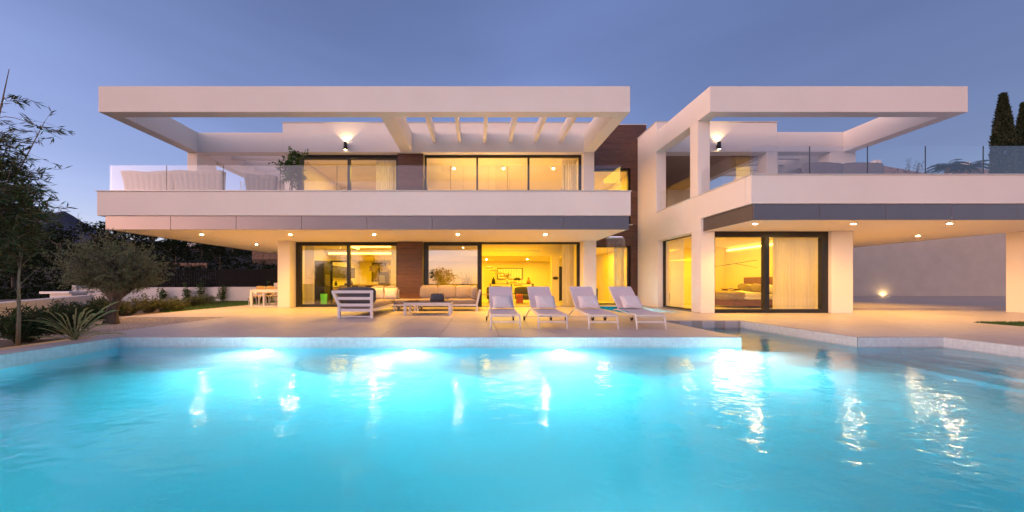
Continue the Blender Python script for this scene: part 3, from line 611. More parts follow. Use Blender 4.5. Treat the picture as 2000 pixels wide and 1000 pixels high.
t = thing('wall_picture', 'large dark framed picture on the kitchen back wall', 'picture', (-6.9, 21.98, 1.2)); B(-.5, .5, -.04, 0, 0, 1.3).build('frame', 'frame_black', t); B(-.44, .44, -.046, -.041, .06, 1.24).build('canvas', 'taupe_linen', t)
t = thing('kitchen_island', 'wood topped kitchen island behind the sofa', 'kitchen island', (-5.6, 18.6, 0)); B(-1.7, 1.7, -.4, .4, 0, .93).build('body', 'cabinet', t); B(-1.75, 1.75, -.5, .5, .931, .99).build('worktop', 'wood_oak', t)
bloom_vase((-4.9, 18.5, .99), 'large leafy arrangement on the kitchen island', .75, seed=5, m='leaf_green', spread=.35)
for k, (x, lb) in enumerate(((-5.95, 'leftmost drum pendant lamp over the kitchen island'), (-5.45, 'middle drum pendant lamp over the kitchen island'), (-4.95, 'rightmost drum pendant lamp over the kitchen island'))):
    y = 18.0 + .35 * k; z = 1.75; t = thing('pendant_lamp', lb, 'pendant lamp', (x, y, z), group='drum pendants over the island')
    MB().lathe([(.24, 0), (.24, .32), (0, .322)], seg=20).build('lamp_shade', 'taupe_linen', t); MB().tube([(0, 0, .32), (0, 0, .865)], .006, 5).build('cord', 'frame_black', t); shelf_lamp(x, y, z + .05, 6)
for k, (x, y, lb) in enumerate(((-7.35, 17.3, 'bar stool nearest the green lit planter'), (-6.3, 17.3, 'middle bar stool at the kitchen island'), (-5.2, 17.3, 'bar stool nearest the leafy arrangement'))):
    t = thing('bar_stool', lb, 'stool', (x, y, 0), group='bar stools at the kitchen island'); MB().cushion(-.2, .2, -.2, .2, .64, .7, .01).build('seat', 'taupe_linen', t); MB().cushion(-.2, .2, -.24, -.2, .7, .95, .01).build('backrest', 'taupe_linen', t)
    for sx in (-.17, .17):
        for sy in (-.17, .17): MB().tube([(sx * 1.25, sy * 1.25, 0), (sx, sy, .64)], .012, 6).build('leg', 'frame_black', t)
lathe_thing('light_planter', 'green glowing cylinder planter inside the kitchen window', 'planter', (-7.9 + .45, 15.2, .003), [(0, 0), (.13, 0), (.16, .55), (.14, .55), (.12, .3), (0, .3)], 'green_glow')
t = thing('sliding_door', 'slim dark framed door folded inside the kitchen', 'door', (-7.3, 15.55, .003)); B(0, .1, 0, .06, 0, 2.2).build('stile', 'frame_black', t); B(.1, .9, .02, .04, .08, 2.12).build('pane', 'window_glass', t); B(.1, .9, 0, .06, 2.12, 2.2).build('top_rail', 'frame_black', t); B(.1, .9, 0, .06, 0, .08).build('bottom_rail', 'frame_black', t); B(.9, 1.0, 0, .06, 0, 2.2).build('stile', 'frame_black', t)
t = thing('potted_bamboo', 'leafy indoor plant behind the closed living room pane', 'plant', (-.45, 15.3, .003)); rr = random.Random(8)
MB().lathe([(0, 0), (.17, 0), (.22, .4), (.19, .4), (.17, .34), (0, .34)], seg=16).build('pot', 'charcoal', t); lf = MB(); s = MB()
for k in range(14):
    a = rr.uniform(0, 6.28); e = Vector((math.cos(a) * rr.uniform(.1, .42), math.sin(a) * rr.uniform(.1, .42), rr.uniform(.8, 1.75))); s.tube([(0, 0, .3), e * .55, e], [.012, .009, .004], 5)
    for _ in range(26):
        c = e * rr.uniform(.5, 1.0) + Vector((rr.gauss(0, .06), rr.gauss(0, .06), rr.gauss(0, .06))); u = Vector((rr.gauss(0, 1), rr.gauss(0, 1), rr.gauss(.2, .6))).normalized(); w_ = u.orthogonal().normalized()
        lf.add([c, c + u * .06 + w_ * .018, c + u * .13, c + u * .06 - w_ * .018], [(0, 1, 2, 3)])
s.build('stems', 'leaf_dark', t, kind='stuff'); lf.build('foliage', 'leaf_green', t, kind='stuff')
# bedroom
t = thing('bed', 'double bed with brown headboard and pale rumpled duvet in the right bedroom', 'bed', (12.0, 14.3, .003))
B(-1.1, 1.0, -.9, .9, .08, .34, bev=.02).build('bed_base', 'headboard', t); MB().cushion(-1.1, 1.0, -.88, .88, .345, .6, .02).build('mattress', 'linen', t); MB().cushion(-1.16, .35, -.95, .95, .36, .68, .03, seed=3, wrinkle=.025, n=10).build('duvet', 'linen', t); MB().cushion(-1.2, -.5, -.98, .98, .34, .70, .02, seed=4, wrinkle=.02, n=8).build('blanket', 'taupe_linen', t)
B(.98, 1.05, -.95, .95, 0, 1.35, bev=.02).build('headboard', 'headboard', t)
for y in (-.5, .45):
    MB().cushion(-.09, .09, -.32, .32, -.2, .2, .08, n=6).xf(Matrix.Translation((.8, y, .80)) @ Matrix.Rotation(R(-35), 4, 'Y')).build('pillow', 'linen', t)
for y in (-.35, .35):
    MB().cushion(-.08, .08, -.27, .27, -.2, .2, .08, n=6).xf(Matrix.Translation((.55, y, .82)) @ Matrix.Rotation(R(-35), 4, 'Y')).build('pillow', 'taupe_linen', t)
t = thing('bed_tray', 'dark folding tray with a cup standing on the bed', 'tray', (11.35, 14.0, .70)); B(-.3, .3, -.18, .18, .1, .125).build('tray', 'headboard', t); B(-.28, -.26, -.15, .15, 0, .1).build('leg', 'headboard', t); B(.26, .28, -.15, .15, 0, .1).build('leg', 'headboard', t); MB().lathe([(0, .126), (.05, .126), (.06, .2), (0, .2)], (-.02, 0, 0), 12).build('cup', 'linen', t)
t = thing('swing_arm_lamp', 'long black swing arm wall lamp over the bed', 'wall lamp', (13.05, 14.6, 1.9)); MB().tube([(0, 0, .25), (-2.6, -.2, -.15)], .012, 6).build('arm', 'frame_black', t); MB().tube([(0, 0, -.1), (-1.1, -.1, .08)], .01, 6).build('brace', 'frame_black', t); MB().lathe([(.11, -.02), (.06, .1), (0, .11)], (-2.62, -.2, -.26), 16).build('lamp_shade', 'frame_black', t); shelf_lamp(10.43, 14.4, 1.62, 5)
t = thing('bedside_cabinet', 'bedside cabinet behind the narrow side window', 'cabinet', (9.2, 15.6, .003)); B(-.3, .3, -.22, .22, .1, .6).build('carcass', 'headboard', t); B(-.28, .28, -.235, -.221, .32, .58).build('drawer', 'charcoal', t)
for sx in (-.26, .26): MB().tube([(sx, 0, 0), (sx, 0, .1)], .015, 6).build('leg', 'frame_black', t)
lathe_thing('bedside_lamp', 'small lit lamp on the bedside cabinet', 'table lamp', (9.2, 15.55, .603), [(0, 0), (.06, 0), (.015, .03), (.015, .22), (.1, .22), (.08, .36), (0, .36)], 'charcoal')
# hall behind the narrow window
t = thing('reception_cabinet', 'grey reception cabinet behind the narrow tower window', 'cabinet', (6.2, 18.2, .003)); B(-.7, .7, -.3, .3, 0, .75).build('carcass', 'cabinet', t); B(-.72, .72, -.32, .32, .751, .78).build('top', 'linen', t)
bloom_vase((6.6, 18.1, .783), 'tall dried grass bunch in the narrow tower window', 1.1, seed=9, m='orange_glaze', spread=.3)
t = thing('hall_mirror', 'slim black framed mirror hanging in the narrow tower window', 'mirror', (6.95, 19.0, 1.2)); B(-.25, .25, 0, .03, 0, 1.4).build('frame', 'frame_black', t); B(-.21, .21, -.004, -.001, .05, 1.35).build('glass', 'steel', t)
for o_x, lb in ((-.7, 'left'), (.55, 'middle'), (1.6, 'right')):
    t = thing('hanging_lamp', {'left': 'leftmost', 'middle': 'middle', 'right': 'rightmost'}[lb] + ' small lit globe hanging in the wide upper window', 'pendant lamp', (o_x, 15.6, 4.55), group='globes in the wide upper window')
    MB().lathe([(0, -.05), (.04, -.03), (.05, 0), (.04, .03), (0, .05)], seg=12).build('globe', 'lamp_warm', t); MB().tube([(0, 0, .05), (0, 0, 2.34)], .004, 5).build('cord', 'frame_black', t)

# ================================================================== TERRACE FURNITURE
mat('sofa_cushion', (.30, .245, .225), .95, .07, 12, .25, 180); mat('pillow_pale', (.70, .64, .64), .95, .05, 10, .25, 160); mat('slate_fabric', (.085, .085, .10), .95, .1, 20, .3, 120); mat('table_glass', (.055, .045, .045), .12, .05, 5)
mat('mesh_fabric', (.64, .56, .58), .8, .04, 30, .25, 220); mat('wheel_dark', (.02, .015, .015), .5, .1, 5)
def bars(t, name, lst, m='white_metal', w=.075, h=.075):
    for a, b in lst: MB().bar(a, b, w, h).build(name, m, t)
# sofa seen from its slatted end
t = thing('outdoor_sofa', 'white framed outdoor sofa with a slatted end facing the pool', 'sofa', (-4.25, 9.5, 0), group='modular outdoor sofas')
for y in (.04, 3.22):
    bars(t, 'leg', [((.04, y, 0), (.04, y, .4)), ((1.03, y, 0), (1.03, y, .81))])
    bars(t, 'back_post', [((.04, y, .4), (-.15, y, .81))])
bars(t, 'slat', [((-.18, .04, .80), (1.07, .04, .80)), ((-.03, .045, .60), (1.0, .045, .60)), ((.05, .045, .40), (1.0, .045, .40)), ((.06, .045, .24), (1.0, .045, .24))], w=.05, h=.085)
bars(t, 'base_rail', [((.07, .045, .045), (1.0, .045, .045))], w=.04, h=.04)
bars(t, 'side_rail', [((1.03, .08, .24), (1.03, 3.2, .24)), ((.04, .08, .24), (.04, 3.2, .24))], w=.06, h=.09); bars(t, 'back_rail', [((-.14, .08, .78), (-.14, 3.2, .78)), ((-.06, .08, .60), (-.06, 3.2, .60))], w=.05, h=.08)
MB().cushion(.0, 1.04, .1, 2.3, .27, .44, .012, seed=1).build('seat_cushion', 'sofa_cushion', t); MB().cushion(.0, 1.04, 2.32, 3.2, .27, .44, .012, seed=2).build('seat_cushion', 'sofa_cushion', t)
MB().cushion(.12, 1.08, .1, .3, .45, .92, .03, seed=3).build('end_cushion', 'slate_fabric', t)
for k, (a, b) in enumerate(((.3, 1.25), (1.27, 2.25))): MB().cushion(-.1, .12, a, b, .45, .90, .03, seed=5 + k).xf(Matrix.Translation((0, 0, .45)) @ Matrix.Rotation(R(-12), 4, 'Y') @ Matrix.Translation((0, 0, -.45))).build('back_cushion', 'sofa_cushion' if k else 'slate_fabric', t)
for k, (a, b) in enumerate(((.0, .52), (.54, 1.04))): MB().cushion(a, b, 2.95, 3.17, .45, .93, .03, seed=8 + k).build('back_cushion', 'sofa_cushion', t)
t = thing('outdoor_ottoman', 'low backless sofa module between the two outdoor sofas', 'ottoman', (-3.19, 11.9, 0), group='modular outdoor sofas')
for x in (.04, .82):
    for y in (.04, .82): bars(t, 'leg', [((x, y, 0), (x, y, .27))])
bars(t, 'frame_rail', [((.0, .04, .235), (.86, .04, .235)), ((0, .82, .235), (.86, .82, .235)), ((.04, .08, .235), (.04, .8, .235)), ((.82, .08, .235), (.82, .8, .235))], w=.06, h=.08); MB().cushion(0, .86, .0, .86, .28, .44, .012, seed=12).build('seat_cushion', 'sofa_cushion', t)
t = thing('outdoor_sofa', 'long outdoor sofa with three back cushions in front of the living room', 'sofa', (-2.31, 11.9, 0), group='modular outdoor sofas')
for x in (.04, 2.3):
    bars(t, 'leg', [((x, .04, 0), (x, .04, .28)), ((x, .86, 0), (x, .86, .28))])
bars(t, 'arm_post', [((2.3, .04, .28), (2.42, .04, .80)), ((2.3, .86, .28), (2.42, .86, .80))]); bars(t, 'arm_rail', [((2.41, .08, .77), (2.41, .83, .77)), ((2.35, .08, .55), (2.35, .83, .55))], w=.05, h=.07)
bars(t, 'frame_rail', [((.08, .04, .235), (2.26, .04, .235)), ((.08, .86, .235), (2.26, .86, .235)), ((.04, .08, .235), (.04, .82, .235)), ((2.3, .08, .235), (2.3, .82, .235))], w=.06, h=.085); bars(t, 'back_rail', [((.04, .9, .75), (2.3, .9, .75)), ((.04, .89, .5), (2.3, .89, .5))], w=.05, h=.07)
for a, b in ((.0, 1.14), (1.16, 2.3)): MB().cushion(a, b, 0, .86, .285, .45, .012, seed=int(a * 9) + 13).build('seat_cushion', 'sofa_cushion', t)
for k in range(3): MB().cushion(.02 + .72 * k, .72 + .72 * k, .62, .84, .455, .95, .035, seed=20 + k).xf(Matrix.Translation((0, .8, .45)) @ Matrix.Rotation(R(-8), 4, 'X') @ Matrix.Translation((0, -.8, -.45))).build('back_cushion', 'sofa_cushion', t)
MB().cushion(2.08, 2.3, .08, .62, .455, .93, .04, seed=27).build('arm_cushion', 'sofa_cushion', t)
def pillow(name, label, loc, rot, w, h, d, m, seed, group):
    t = thing(name, label, 'pillow', loc, group=group); mb = MB(); n_ = 10; vs = []; rr = random.Random(seed)
    for s_ in (1, -1):
        for i in range(n_ + 1):
            for j in range(n_ + 1):
                u = i / n_ * 2 - 1; v = j / n_ * 2 - 1; k = (1 - u ** 4) * (1 - v ** 4)
                pinch = 1 - .06 * (u * u * (1 - abs(v)) + v * v * (1 - abs(u)))
                vs.append((u * w / 2 * (pinch if abs(u) > .9 else 1), s_ * d / 2 * math.sqrt(max(k, 0)) + .006 * math.sin(5 * u + 3 * v + seed), v * h / 2 * (pinch if abs(v) > .9 else 1)))
    N = (n_ + 1) ** 2; q = n_ + 1
    fs = [(i * q + j, i * q + j + 1, (i + 1) * q + j + 1, (i + 1) * q + j) for i in range(n_) for j in range(n_)]
    mb.add(vs, fs + [tuple(reversed([x + N for x in f])) for f in fs], True)
    mb.xf(rot); o = mb.build('cover', m, t); return t
RX = lambda a: Matrix.Rotation(R(a), 4, 'X'); RY = lambda a: Matrix.Rotation(R(a), 4, 'Y'); RZ = lambda a: Matrix.Rotation(R(a), 4, 'Z')
pillow('throw_pillow', 'pale throw pillow leaning upright in the sofa corner', (-3.85, 12.2, .67), RZ(48) @ RX(-15), .46, .46, .16, 'pillow_pale', 1, 'throw pillows on the corner sofa')
pillow('throw_pillow', 'pale throw pillow propped in front of the corner back cushion', (-3.42, 12.35, .66), RZ(8) @ RX(-22), .48, .46, .16, 'pillow_pale', 2, 'throw pillows on the corner sofa')
t = thing('coffee_table', 'low white coffee table with a dark top in front of the sofas', 'coffee table', (-1.67, 10.9, 0))
for x in (-.75, .75):
    for y in (-.41, .41): bars(t, 'leg', [((x, y, 0), (x, y, .42))], w=.085, h=.085)
bars(t, 'apron', [((-.70, -.41, .38), (.70, -.41, .38)), ((-.70, .41, .38), (.70, .41, .38)), ((-.75, -.36, .38), (-.75, .36, .38)), ((.75, -.36, .38), (.75, .36, .38))], w=.07, h=.07); B(-.79, .79, -.45, .45, .422, .447, bev=.004).build('table_top', 'table_glass', t)
t = thing('fabric_basket', 'dark grey soft fabric bag on the coffee table', 'bag', (-1.4, 11.0, .447)); m = MB(); n_ = 20; vs = []
for k, (z, sx, sy) in enumerate(((0, .22, .14), (.03, .25, .16), (.1, .24, .15), (.17, .235, .13), (.24, .225, .10), (.265, .215, .085), (.25, .20, .07))):
    for i in range(n_):
        a = 2 * math.pi * i / n_; c = math.cos(a); s_ = math.sin(a); e = .45
        vs.append((math.copysign(abs(c) ** e, c) * sx + .006 * math.sin(3 * a + k), math.copysign(abs(s_) ** e, s_) * sy, z + .008 * math.sin(4 * a) * (k > 2)))
m.add(vs, [(k * n_ + i, k * n_ + (i + 1) % n_, (k + 1) * n_ + (i + 1) % n_, (k + 1) * n_ + i) for k in range(6) for i in range(n_)] + [tuple(range(6 * n_, 7 * n_))], True); m.build('body', 'slate_fabric', t); MB().tube([(-.2, -.15, .02), (-.1, -.175, .06), (.1, -.175, .06), (.2, -.15, .02)], .012, 6).build('handle', 'slate_fabric', t)
# dining set by the corner column
t = thing('dining_table', 'white framed outdoor dining table half behind the corner column', 'dining table', (-9.55, 14.6, 0))
for x in (-.68, .68):
    for y in (-.42, .42): bars(t, 'leg', [((x, y, 0), (x, y, .74))], w=.08, h=.08)
bars(t, 'floor_rail', [((-.64, -.42, .03), (.64, -.42, .03))], w=.05, h=.05); bars(t, 'apron', [((-.64, -.42, .70), (.64, -.42, .70)), ((-.64, .42, .70), (.64, .42, .70))], w=.06, h=.08); B(-.73, .73, -.47, .47, .742, .775, bev=.004).build('table_top', 'white_metal', t)
mat('rope_tan', (.46, .30, .13), .9, .15, 30, .3, 120)
for x, lb in ((-10.35, 'leftmost dining chair behind the white table'), (-9.85, 'middle dining chair behind the white table'), (-9.35, 'dining chair nearest the corner column')):
    t = thing('dining_chair', lb, 'chair', (x - .45, 15.35, 0), group='dining chairs with tan woven backs')
    for sx in (-1, 1): MB().tube([(sx * .24, -.25, 0), (sx * .21, -.2, .44), (sx * .22, .22, .62)], .014, 6).build('leg', 'white_metal', t); MB().tube([(sx * .24, .3, 0), (sx * .21, .2, .44), (sx * .2, .28, .92)], .014, 6).build('leg', 'white_metal', t)
    MB().cushion(-.22, .22, -.22, .22, .42, .46, .01).build('seat', 'rope_tan', t); MB().cushion(-.21, .21, .235, .27, .56, .92, .008).build('backrest', 'rope_tan', t)

# sun loungers
def lounger(x, label, pl):
    t = thing('sun_lounger', label, 'sun lounger', (x + rnd.uniform(-.02, .02), 7.18 + rnd.uniform(-.03, .05), 0), R(rnd.uniform(-1.6, 1.6)), group='sun loungers in a row at the pool edge'); hw = .335
    for sx in (-1, 1):
        MB().tube([(sx * hw, 0, 0), (sx * hw * .99, .05, .22), (sx * hw * .98, .09, .31)], .019, 8).build('front_leg', 'white_metal', t)
        MB().tube([(sx * (hw - .01), .05, .325), (sx * (hw - .01), .5, .325), (sx * (hw - .01), .95, .375), (sx * (hw - .01), 1.2, .355), (sx * (hw + .005), 1.45, .22), (sx * (hw + .02), 1.66, .09)], .017, 8).build('side_rail', 'white_metal', t)
        MB().tube([(sx * (hw - .03), 1.02, .39), (sx * (hw - .03), 1.62, .955)], .015, 8).build('back_rail', 'white_metal', t)
        MB().lathe([(0, -.02), (.06, -.02), (.065, 0), (.06, .02), (0, .02)], seg=14).xf(Matrix.Translation((sx * (hw + .045), 1.7, .065)) @ RY(90)).build('wheel', 'wheel_dark', t)
    bars(t, 'cross_bar', [((-hw, .02, .17), (hw, .02, .17)), ((-hw, .06, .315), (hw, .06, .315))], w=.022, h=.03); MB().tube([(-hw, 1.62, .12), (hw, 1.62, .12)], .012, 6).build('axle', 'white_metal', t); MB().tube([(-hw + .03, 1.62, .955), (hw - .03, 1.62, .955)], .015, 6).build('head_bar', 'white_metal', t)
    MB().tube([(-hw + .01, .06, .31), (-.12, .10, .275), (.12, .10, .275), (hw - .01, .06, .31)], .009, 6).build('sag_bar', 'white_metal', t)
    def sling(p0, p1, n_, sag, nm):
        m = MB(); vs = []
        for i in range(n_ + 1):
            for j in range(9):
                u = i / n_; v = j / 8 * 2 - 1; p = Vector(p0).lerp(Vector(p1), u); vs.append((v * (hw - .02), p.y, p.z - sag * (1 - v * v) * math.sin(math.pi * min(1, u + .1))))
        m.add(vs, [(i * 9 + j, i * 9 + j + 1, (i + 1) * 9 + j + 1, (i + 1) * 9 + j) for i in range(n_) for j in range(8)], True); return m.build(nm, 'mesh_fabric', t)
    sling((0, .05, .345), (0, .98, .395), 8, .02, 'seat_sling'); sling((0, 1.03, .41), (0, 1.61, .965), 8, .015, 'back_sling'); B(-hw + .03, hw - .03, 1.52, 1.545, .862, .874).build('seam', 'pillow_pale', t)
    pillow('head_pillow', pl, (x + rnd.uniform(-.02, .03), 7.18 + .98, .575), RZ(rnd.uniform(-6, 6)) @ RX(-40), .52, .40, .17, 'pillow_pale', int(x * 7), 'pillows on the sun loungers')
for k, (a, b) in enumerate((('leftmost sun lounger, nearest the sofas', 'pillow on the leftmost sun lounger'), ('second sun lounger from the sofas', 'pillow on the second sun lounger from the sofas'),
                            ('third sun lounger from the sofas', 'pillow on the third sun lounger from the sofas'), ('rightmost sun lounger, beside the water channel', 'pillow on the sun lounger beside the water channel'))):
    lounger(.66 + 1.113 * k, a, b)

# ------------------------------------------------------------------ water spout and bridge
t = thing('water_spout', 'lit steel blade spout pouring water from the wood tower', 'waterfall', (6.68, TY, 3.34))
B(-.45, .45, -.28, 0, -.02, .02).build('spout_blade', 'steel', t); B(-.42, .42, -.30, -.281, -.012, .012).build('spout_light', 'led_cool', t)
fm = glass('fall_water', (.97, .98, 1.0), .14, 1.33, .05); fn = fm.node_tree.nodes; fo = [q for q in fn if q.type == 'OUTPUT_MATERIAL'][0]; fs_ = fo.inputs['Surface'].links[0].from_socket; df = fn.new('ShaderNodeBsdfDiffuse'); df.inputs[0].default_value = (.85, .87, .92, 1); fx = fn.new('ShaderNodeMixShader'); fx.inputs[0].default_value = .28; fm.node_tree.links.new(fs_, fx.inputs[1]); fm.node_tree.links.new(df.outputs[0], fx.inputs[2]); fm.node_tree.links.new(fx.outputs[0], fo.inputs['Surface'])
for k in range(15):
    x = -.42 + .06 * k + rnd.uniform(-.01, .01); pts = []; L = rnd.uniform(.9, 1.0) if k not in (0, 14) else 1
    for i in range(14):
        u = i / 13 * L; pts.append((x * (1 + .04 * u), -.29 - .55 * math.sqrt(u) * (1 - .1 * u), -.01 - 3.53 * u ** 1.5))
    MB().tube(pts, [.012 * (1 - .6 * i / 13) for i in range(14)], 5).build('water_strand', 'fall_water', t)
m = MB(); vs = []
for i in range(6):
    u = .0 + i / 5 * .11
    for j in range(13): vs.append((-.42 + .07 * j, -.291 - .55 * math.sqrt(u), -.005 - 3.53 * u ** 1.5 + .004 * math.sin(j * 2.3)))
m.add(vs, [(i * 13 + j, i * 13 + j + 1, (i + 1) * 13 + j + 1, (i + 1) * 13 + j) for i in range(5) for j in range(12)], True); m.build('water_sheet', 'fall_water', t)
for k, (x, lb) in enumerate(((5.75, 'pier under the channel bridge nearest the loungers'), (6.4, 'middle pier under the channel bridge'), (7.05, 'pier under the channel bridge nearest the bedroom'))):
    tag(B(x, x + .33, 8.86, 9.4, CF, -.325 if False else -.02, bev=.01).build('bridge_pier', 'stone_tile'), lb, 'pier', 'piers under the channel bridge')

# ------------------------------------------------------------------ upper terrace furniture
mat('cushion_grey', (.17, .16, .175), .95, .08, 12, .25, 160); mat('lounge_beige', (.42, .34, .30), .95, .06, 12, .25, 160)
def fluted_sofa(name, label, loc, w, d, h, m, n_f, rz=0):
    t = thing(name, label, 'sofa', loc, rz); mb = MB(); vs = []; n_ = n_f * 6
    for s_ in (0, 1):
        for k in range(7):
            z = .12 + (h - .12) * k / 6
            for i in range(n_ + 1):
                u = i / n_; x = (u - .5) * (w + .16 * (k / 6) ** 2); y = -d / 2 - .07 * (k / 6) ** 2 - .022 * abs(math.sin(math.pi * n_f * u)) if s_ == 0 else -d / 2 + .16 - .05 * (k / 6) ** 2
                vs.append((x, y, z + (.02 * math.sin(2 * math.pi * u * 1.5) if k == 6 else 0)))
    q = n_ + 1; N = 7 * q; fs = [(k * q + i, k * q + i + 1, (k + 1) * q + i + 1, (k + 1) * q + i) for k in range(6) for i in range(n_)]
    fs += [tuple(x + N for x in reversed(f)) for f in fs] + [(6 * q + i, 6 * q + i + 1, N + 6 * q + i + 1, N + 6 * q + i) for i in range(n_)]
    mb.add(vs, fs, True); mb.build('backrest', m, t); MB().cushion(-w / 2, w / 2, -d / 2 + .17, d / 2, .2, .45, .02).build('seat_cushion', m, t); B(-w / 2 + .05, w / 2 - .05, -d / 2 + .05, d / 2 - .05, .06, .2).build('base', 'charcoal', t)
    for sx in (-1, 1):
        for sy in (-1, 1): MB().tube([(sx * (w / 2 - .1), sy * (d / 2 - .1), 0), (sx * (w / 2 - .1), sy * (d / 2 - .1), .07)], .025, 8).build('foot', 'charcoal', t)
    return t
fluted_sofa('terrace_sofa', 'beige fluted sofa at the left end of the upper terrace', (-11.75, 11.62, F2), 1.72, .85, 1.0, 'lounge_beige', 9); fluted_sofa('terrace_sofa', 'beige fluted sofa beside the lantern on the upper terrace', (-9.98, 11.62, F2), 1.66, .85, 1.02, 'lounge_beige', 9)
fluted_sofa('terrace_armchair', 'grey fluted armchair beside the potted tree on the upper terrace', (-8.2, 12.1, F2), .92, .8, 1.05, 'sofa_cushion', 6, R(14))
t = thing('low_table', 'low round table between the terrace sofa and armchair', 'side table', (-9.55, 12.9, F2)); MB().lathe([(0, .38), (.34, .38), (.34, .42), (0, .42)], seg=22).build('table_top', 'lounge_beige', t); MB().lathe([(0, 0), (.2, 0), (.06, .04), (.06, .38), (0, .38)], seg=16).build('pedestal', 'charcoal', t)
t = thing('lantern', 'glass hurricane lantern with a candle on the low terrace table', 'lantern', (-9.55, 12.9, F2 + .42)); MB().lathe([(0, 0), (.2, 0), (.2, .24), (0, .24)], seg=20).build('base', 'lounge_beige', t); MB().lathe([(.18, .241), (.18, .75), (.172, .75), (.172, .245)], seg=22).build('glass_shade', 'rail_glass', t); MB().tube([(.1, 0, .241), (.1, 0, .6)], .03, 10).build('candle', 'linen', t)
t = thing('daybed', 'grey upholstered sofa on the right terrace', 'sofa', (13.3, 11.9, F2)); MB().cushion(-1.5, 1.5, -.5, -.2, .1, 1.28, .03, seed=31, n=8).build('backrest', 'slate_fabric', t); MB().cushion(-1.45, -.02, -.56, -.46, .95, 1.38, .04, seed=32).build('back_cushion', 'cushion_grey', t); MB().cushion(.02, 1.45, -.56, -.46, .95, 1.38, .04, seed=33).build('back_cushion', 'cushion_grey', t); MB().cushion(-1.5, 1.5, -.18, .6, .12, .5, .03, seed=34).build('seat_cushion', 'slate_fabric', t)

# ================================================================== PLANTS
leafmat('leaf_olive', (.105, .13, .06), (.235, .265, .15), .3); leafmat('leaf_bamboo', (.035, .048, .014), (.075, .085, .028), .3); leafmat('leaf_shrub', (.055, .075, .02), (.14, .145, .045), .35)
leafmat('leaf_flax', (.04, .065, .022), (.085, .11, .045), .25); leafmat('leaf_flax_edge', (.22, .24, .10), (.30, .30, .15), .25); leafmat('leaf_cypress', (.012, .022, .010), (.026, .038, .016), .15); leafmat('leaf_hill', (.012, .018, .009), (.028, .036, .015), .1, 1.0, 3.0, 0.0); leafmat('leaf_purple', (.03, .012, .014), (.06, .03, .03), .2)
mat('bark_olive', (.105, .08, .06), .95, .45, 14, .9, 22, stretch=(1, 1, .3)); mat('bark', (.09, .065, .045), .95, .35, 12, .7, 30, stretch=(1, 1, .3)); mat('cane', (.20, .13, .075), .7, .2, 10)
def leaf(mb, c, u, w, L, Wd, fold=0.0):
    """one lens shaped leaf from c along u"""
    u = u.normalized(); s = u.cross(w); s = s.normalized() if s.length > 1e-4 else u.orthogonal().normalized(); n_ = s.cross(u)
    mb.add([c, c + u * L * .5 + s * Wd * .5 + n_ * fold, c + u * L, c + u * L * .5 - s * Wd * .5 + n_ * fold], [(0, 1, 2, 3)])
def rvec(rr, up=0.0): return Vector((rr.gauss(0, 1), rr.gauss(0, 1), rr.gauss(up, 1))).normalized()
def grow(rr, a, b, bend, n_=5):
    a = Vector(a); b = Vector(b); off = Vector((rr.gauss(0, bend), rr.gauss(0, bend), rr.gauss(0, bend * .6)))
    return [a.lerp(b, i / (n_ - 1)) + off * math.sin(math.pi * i / (n_ - 1)) + Vector((rr.gauss(0, bend * .15), rr.gauss(0, bend * .15), 0)) * (0 < i < n_ - 1) for i in range(n_)]
def along(pts, t):
    f = t * (len(pts) - 1); i = min(int(f), len(pts) - 2); return pts[i].lerp(pts[i + 1], f - i)
def olive_tree():
    rr = random.Random(11); t = thing('olive_tree', 'gnarled olive tree standing in the gravel bed beside the pool', 'tree', (-9.55, 8.15, -.02))
    tr = MB(); tr.tube([(0, 0, -.05), (.01, 0, .08), (.02, .0, .3), (.08, .02, .55), (.12, 0, .78)], [.19, .14, .11, .10, .115], 12)
    v0 = tr.v; tr.v = [(x + .022 * math.sin(9 * math.atan2(y, x) + 7 * z), y + .022 * math.sin(7 * math.atan2(y, x) + 5 * z), z) for x, y, z in v0]
    limbs = []
    for k, e in enumerate(((-.75, .1, 1.35), (-.3, -.45, 1.65), (.2, .4, 1.75), (.85, -.05, 1.45), (.45, -.4, 1.6), (-.2, .2, 1.9), (.55, .35, 1.3))):
        p = grow(rr, (.1, 0, .68), e, .09, 6); limbs.append(p); tr.tube(p, [.10, .075, .058, .045, .03, .018], 8)
    tr.build('trunk', 'bark_olive', t); tw = MB(); lf = MB()
    for k in range(560):
        p = limbs[rr.randrange(7)]; a = along(p, rr.uniform(.45, 1)); d = Vector((rr.gauss(0, 1), rr.gauss(0, 1), rr.gauss(.3, .9))).normalized()
        b = a + d * rr.uniform(.3, 1.0)
        c = (b - Vector((-.02, 0, 1.6))); r_ = math.sqrt((c.x / 1.42) ** 2 + (c.y / 1.2) ** 2 + (c.z / (.95 if c.z > 0 else .80)) ** 2)
        if r_ > 1: b = Vector((-.02, 0, 1.6)) + c / r_ * rr.uniform(.88, 1.06)
        if k % 6 == 0 and b.z > 1.5: b = b + Vector((rr.gauss(0, .05), 0, rr.uniform(.1, .38)))
        q = grow(rr, a, b, .05, 4); tw.tube(q, [.009, .006, .004, .002], 4, cap=False)
        for _ in range(40):
            s = rr.uniform(.2, 1.0); c = along(q, s) + rvec(rr) * rr.uniform(0, .075); u = ((b - a).normalized() * .7 + rvec(rr)); leaf(lf, c, u, rvec(rr), rr.uniform(.05, .085), rr.uniform(.012, .019))
    tw.build('twigs', 'bark_olive', t, kind='stuff'); lf.build('crown', 'leaf_olive', t)
    # a second, shooting top on the left as in the photograph
    return t
olive_tree()
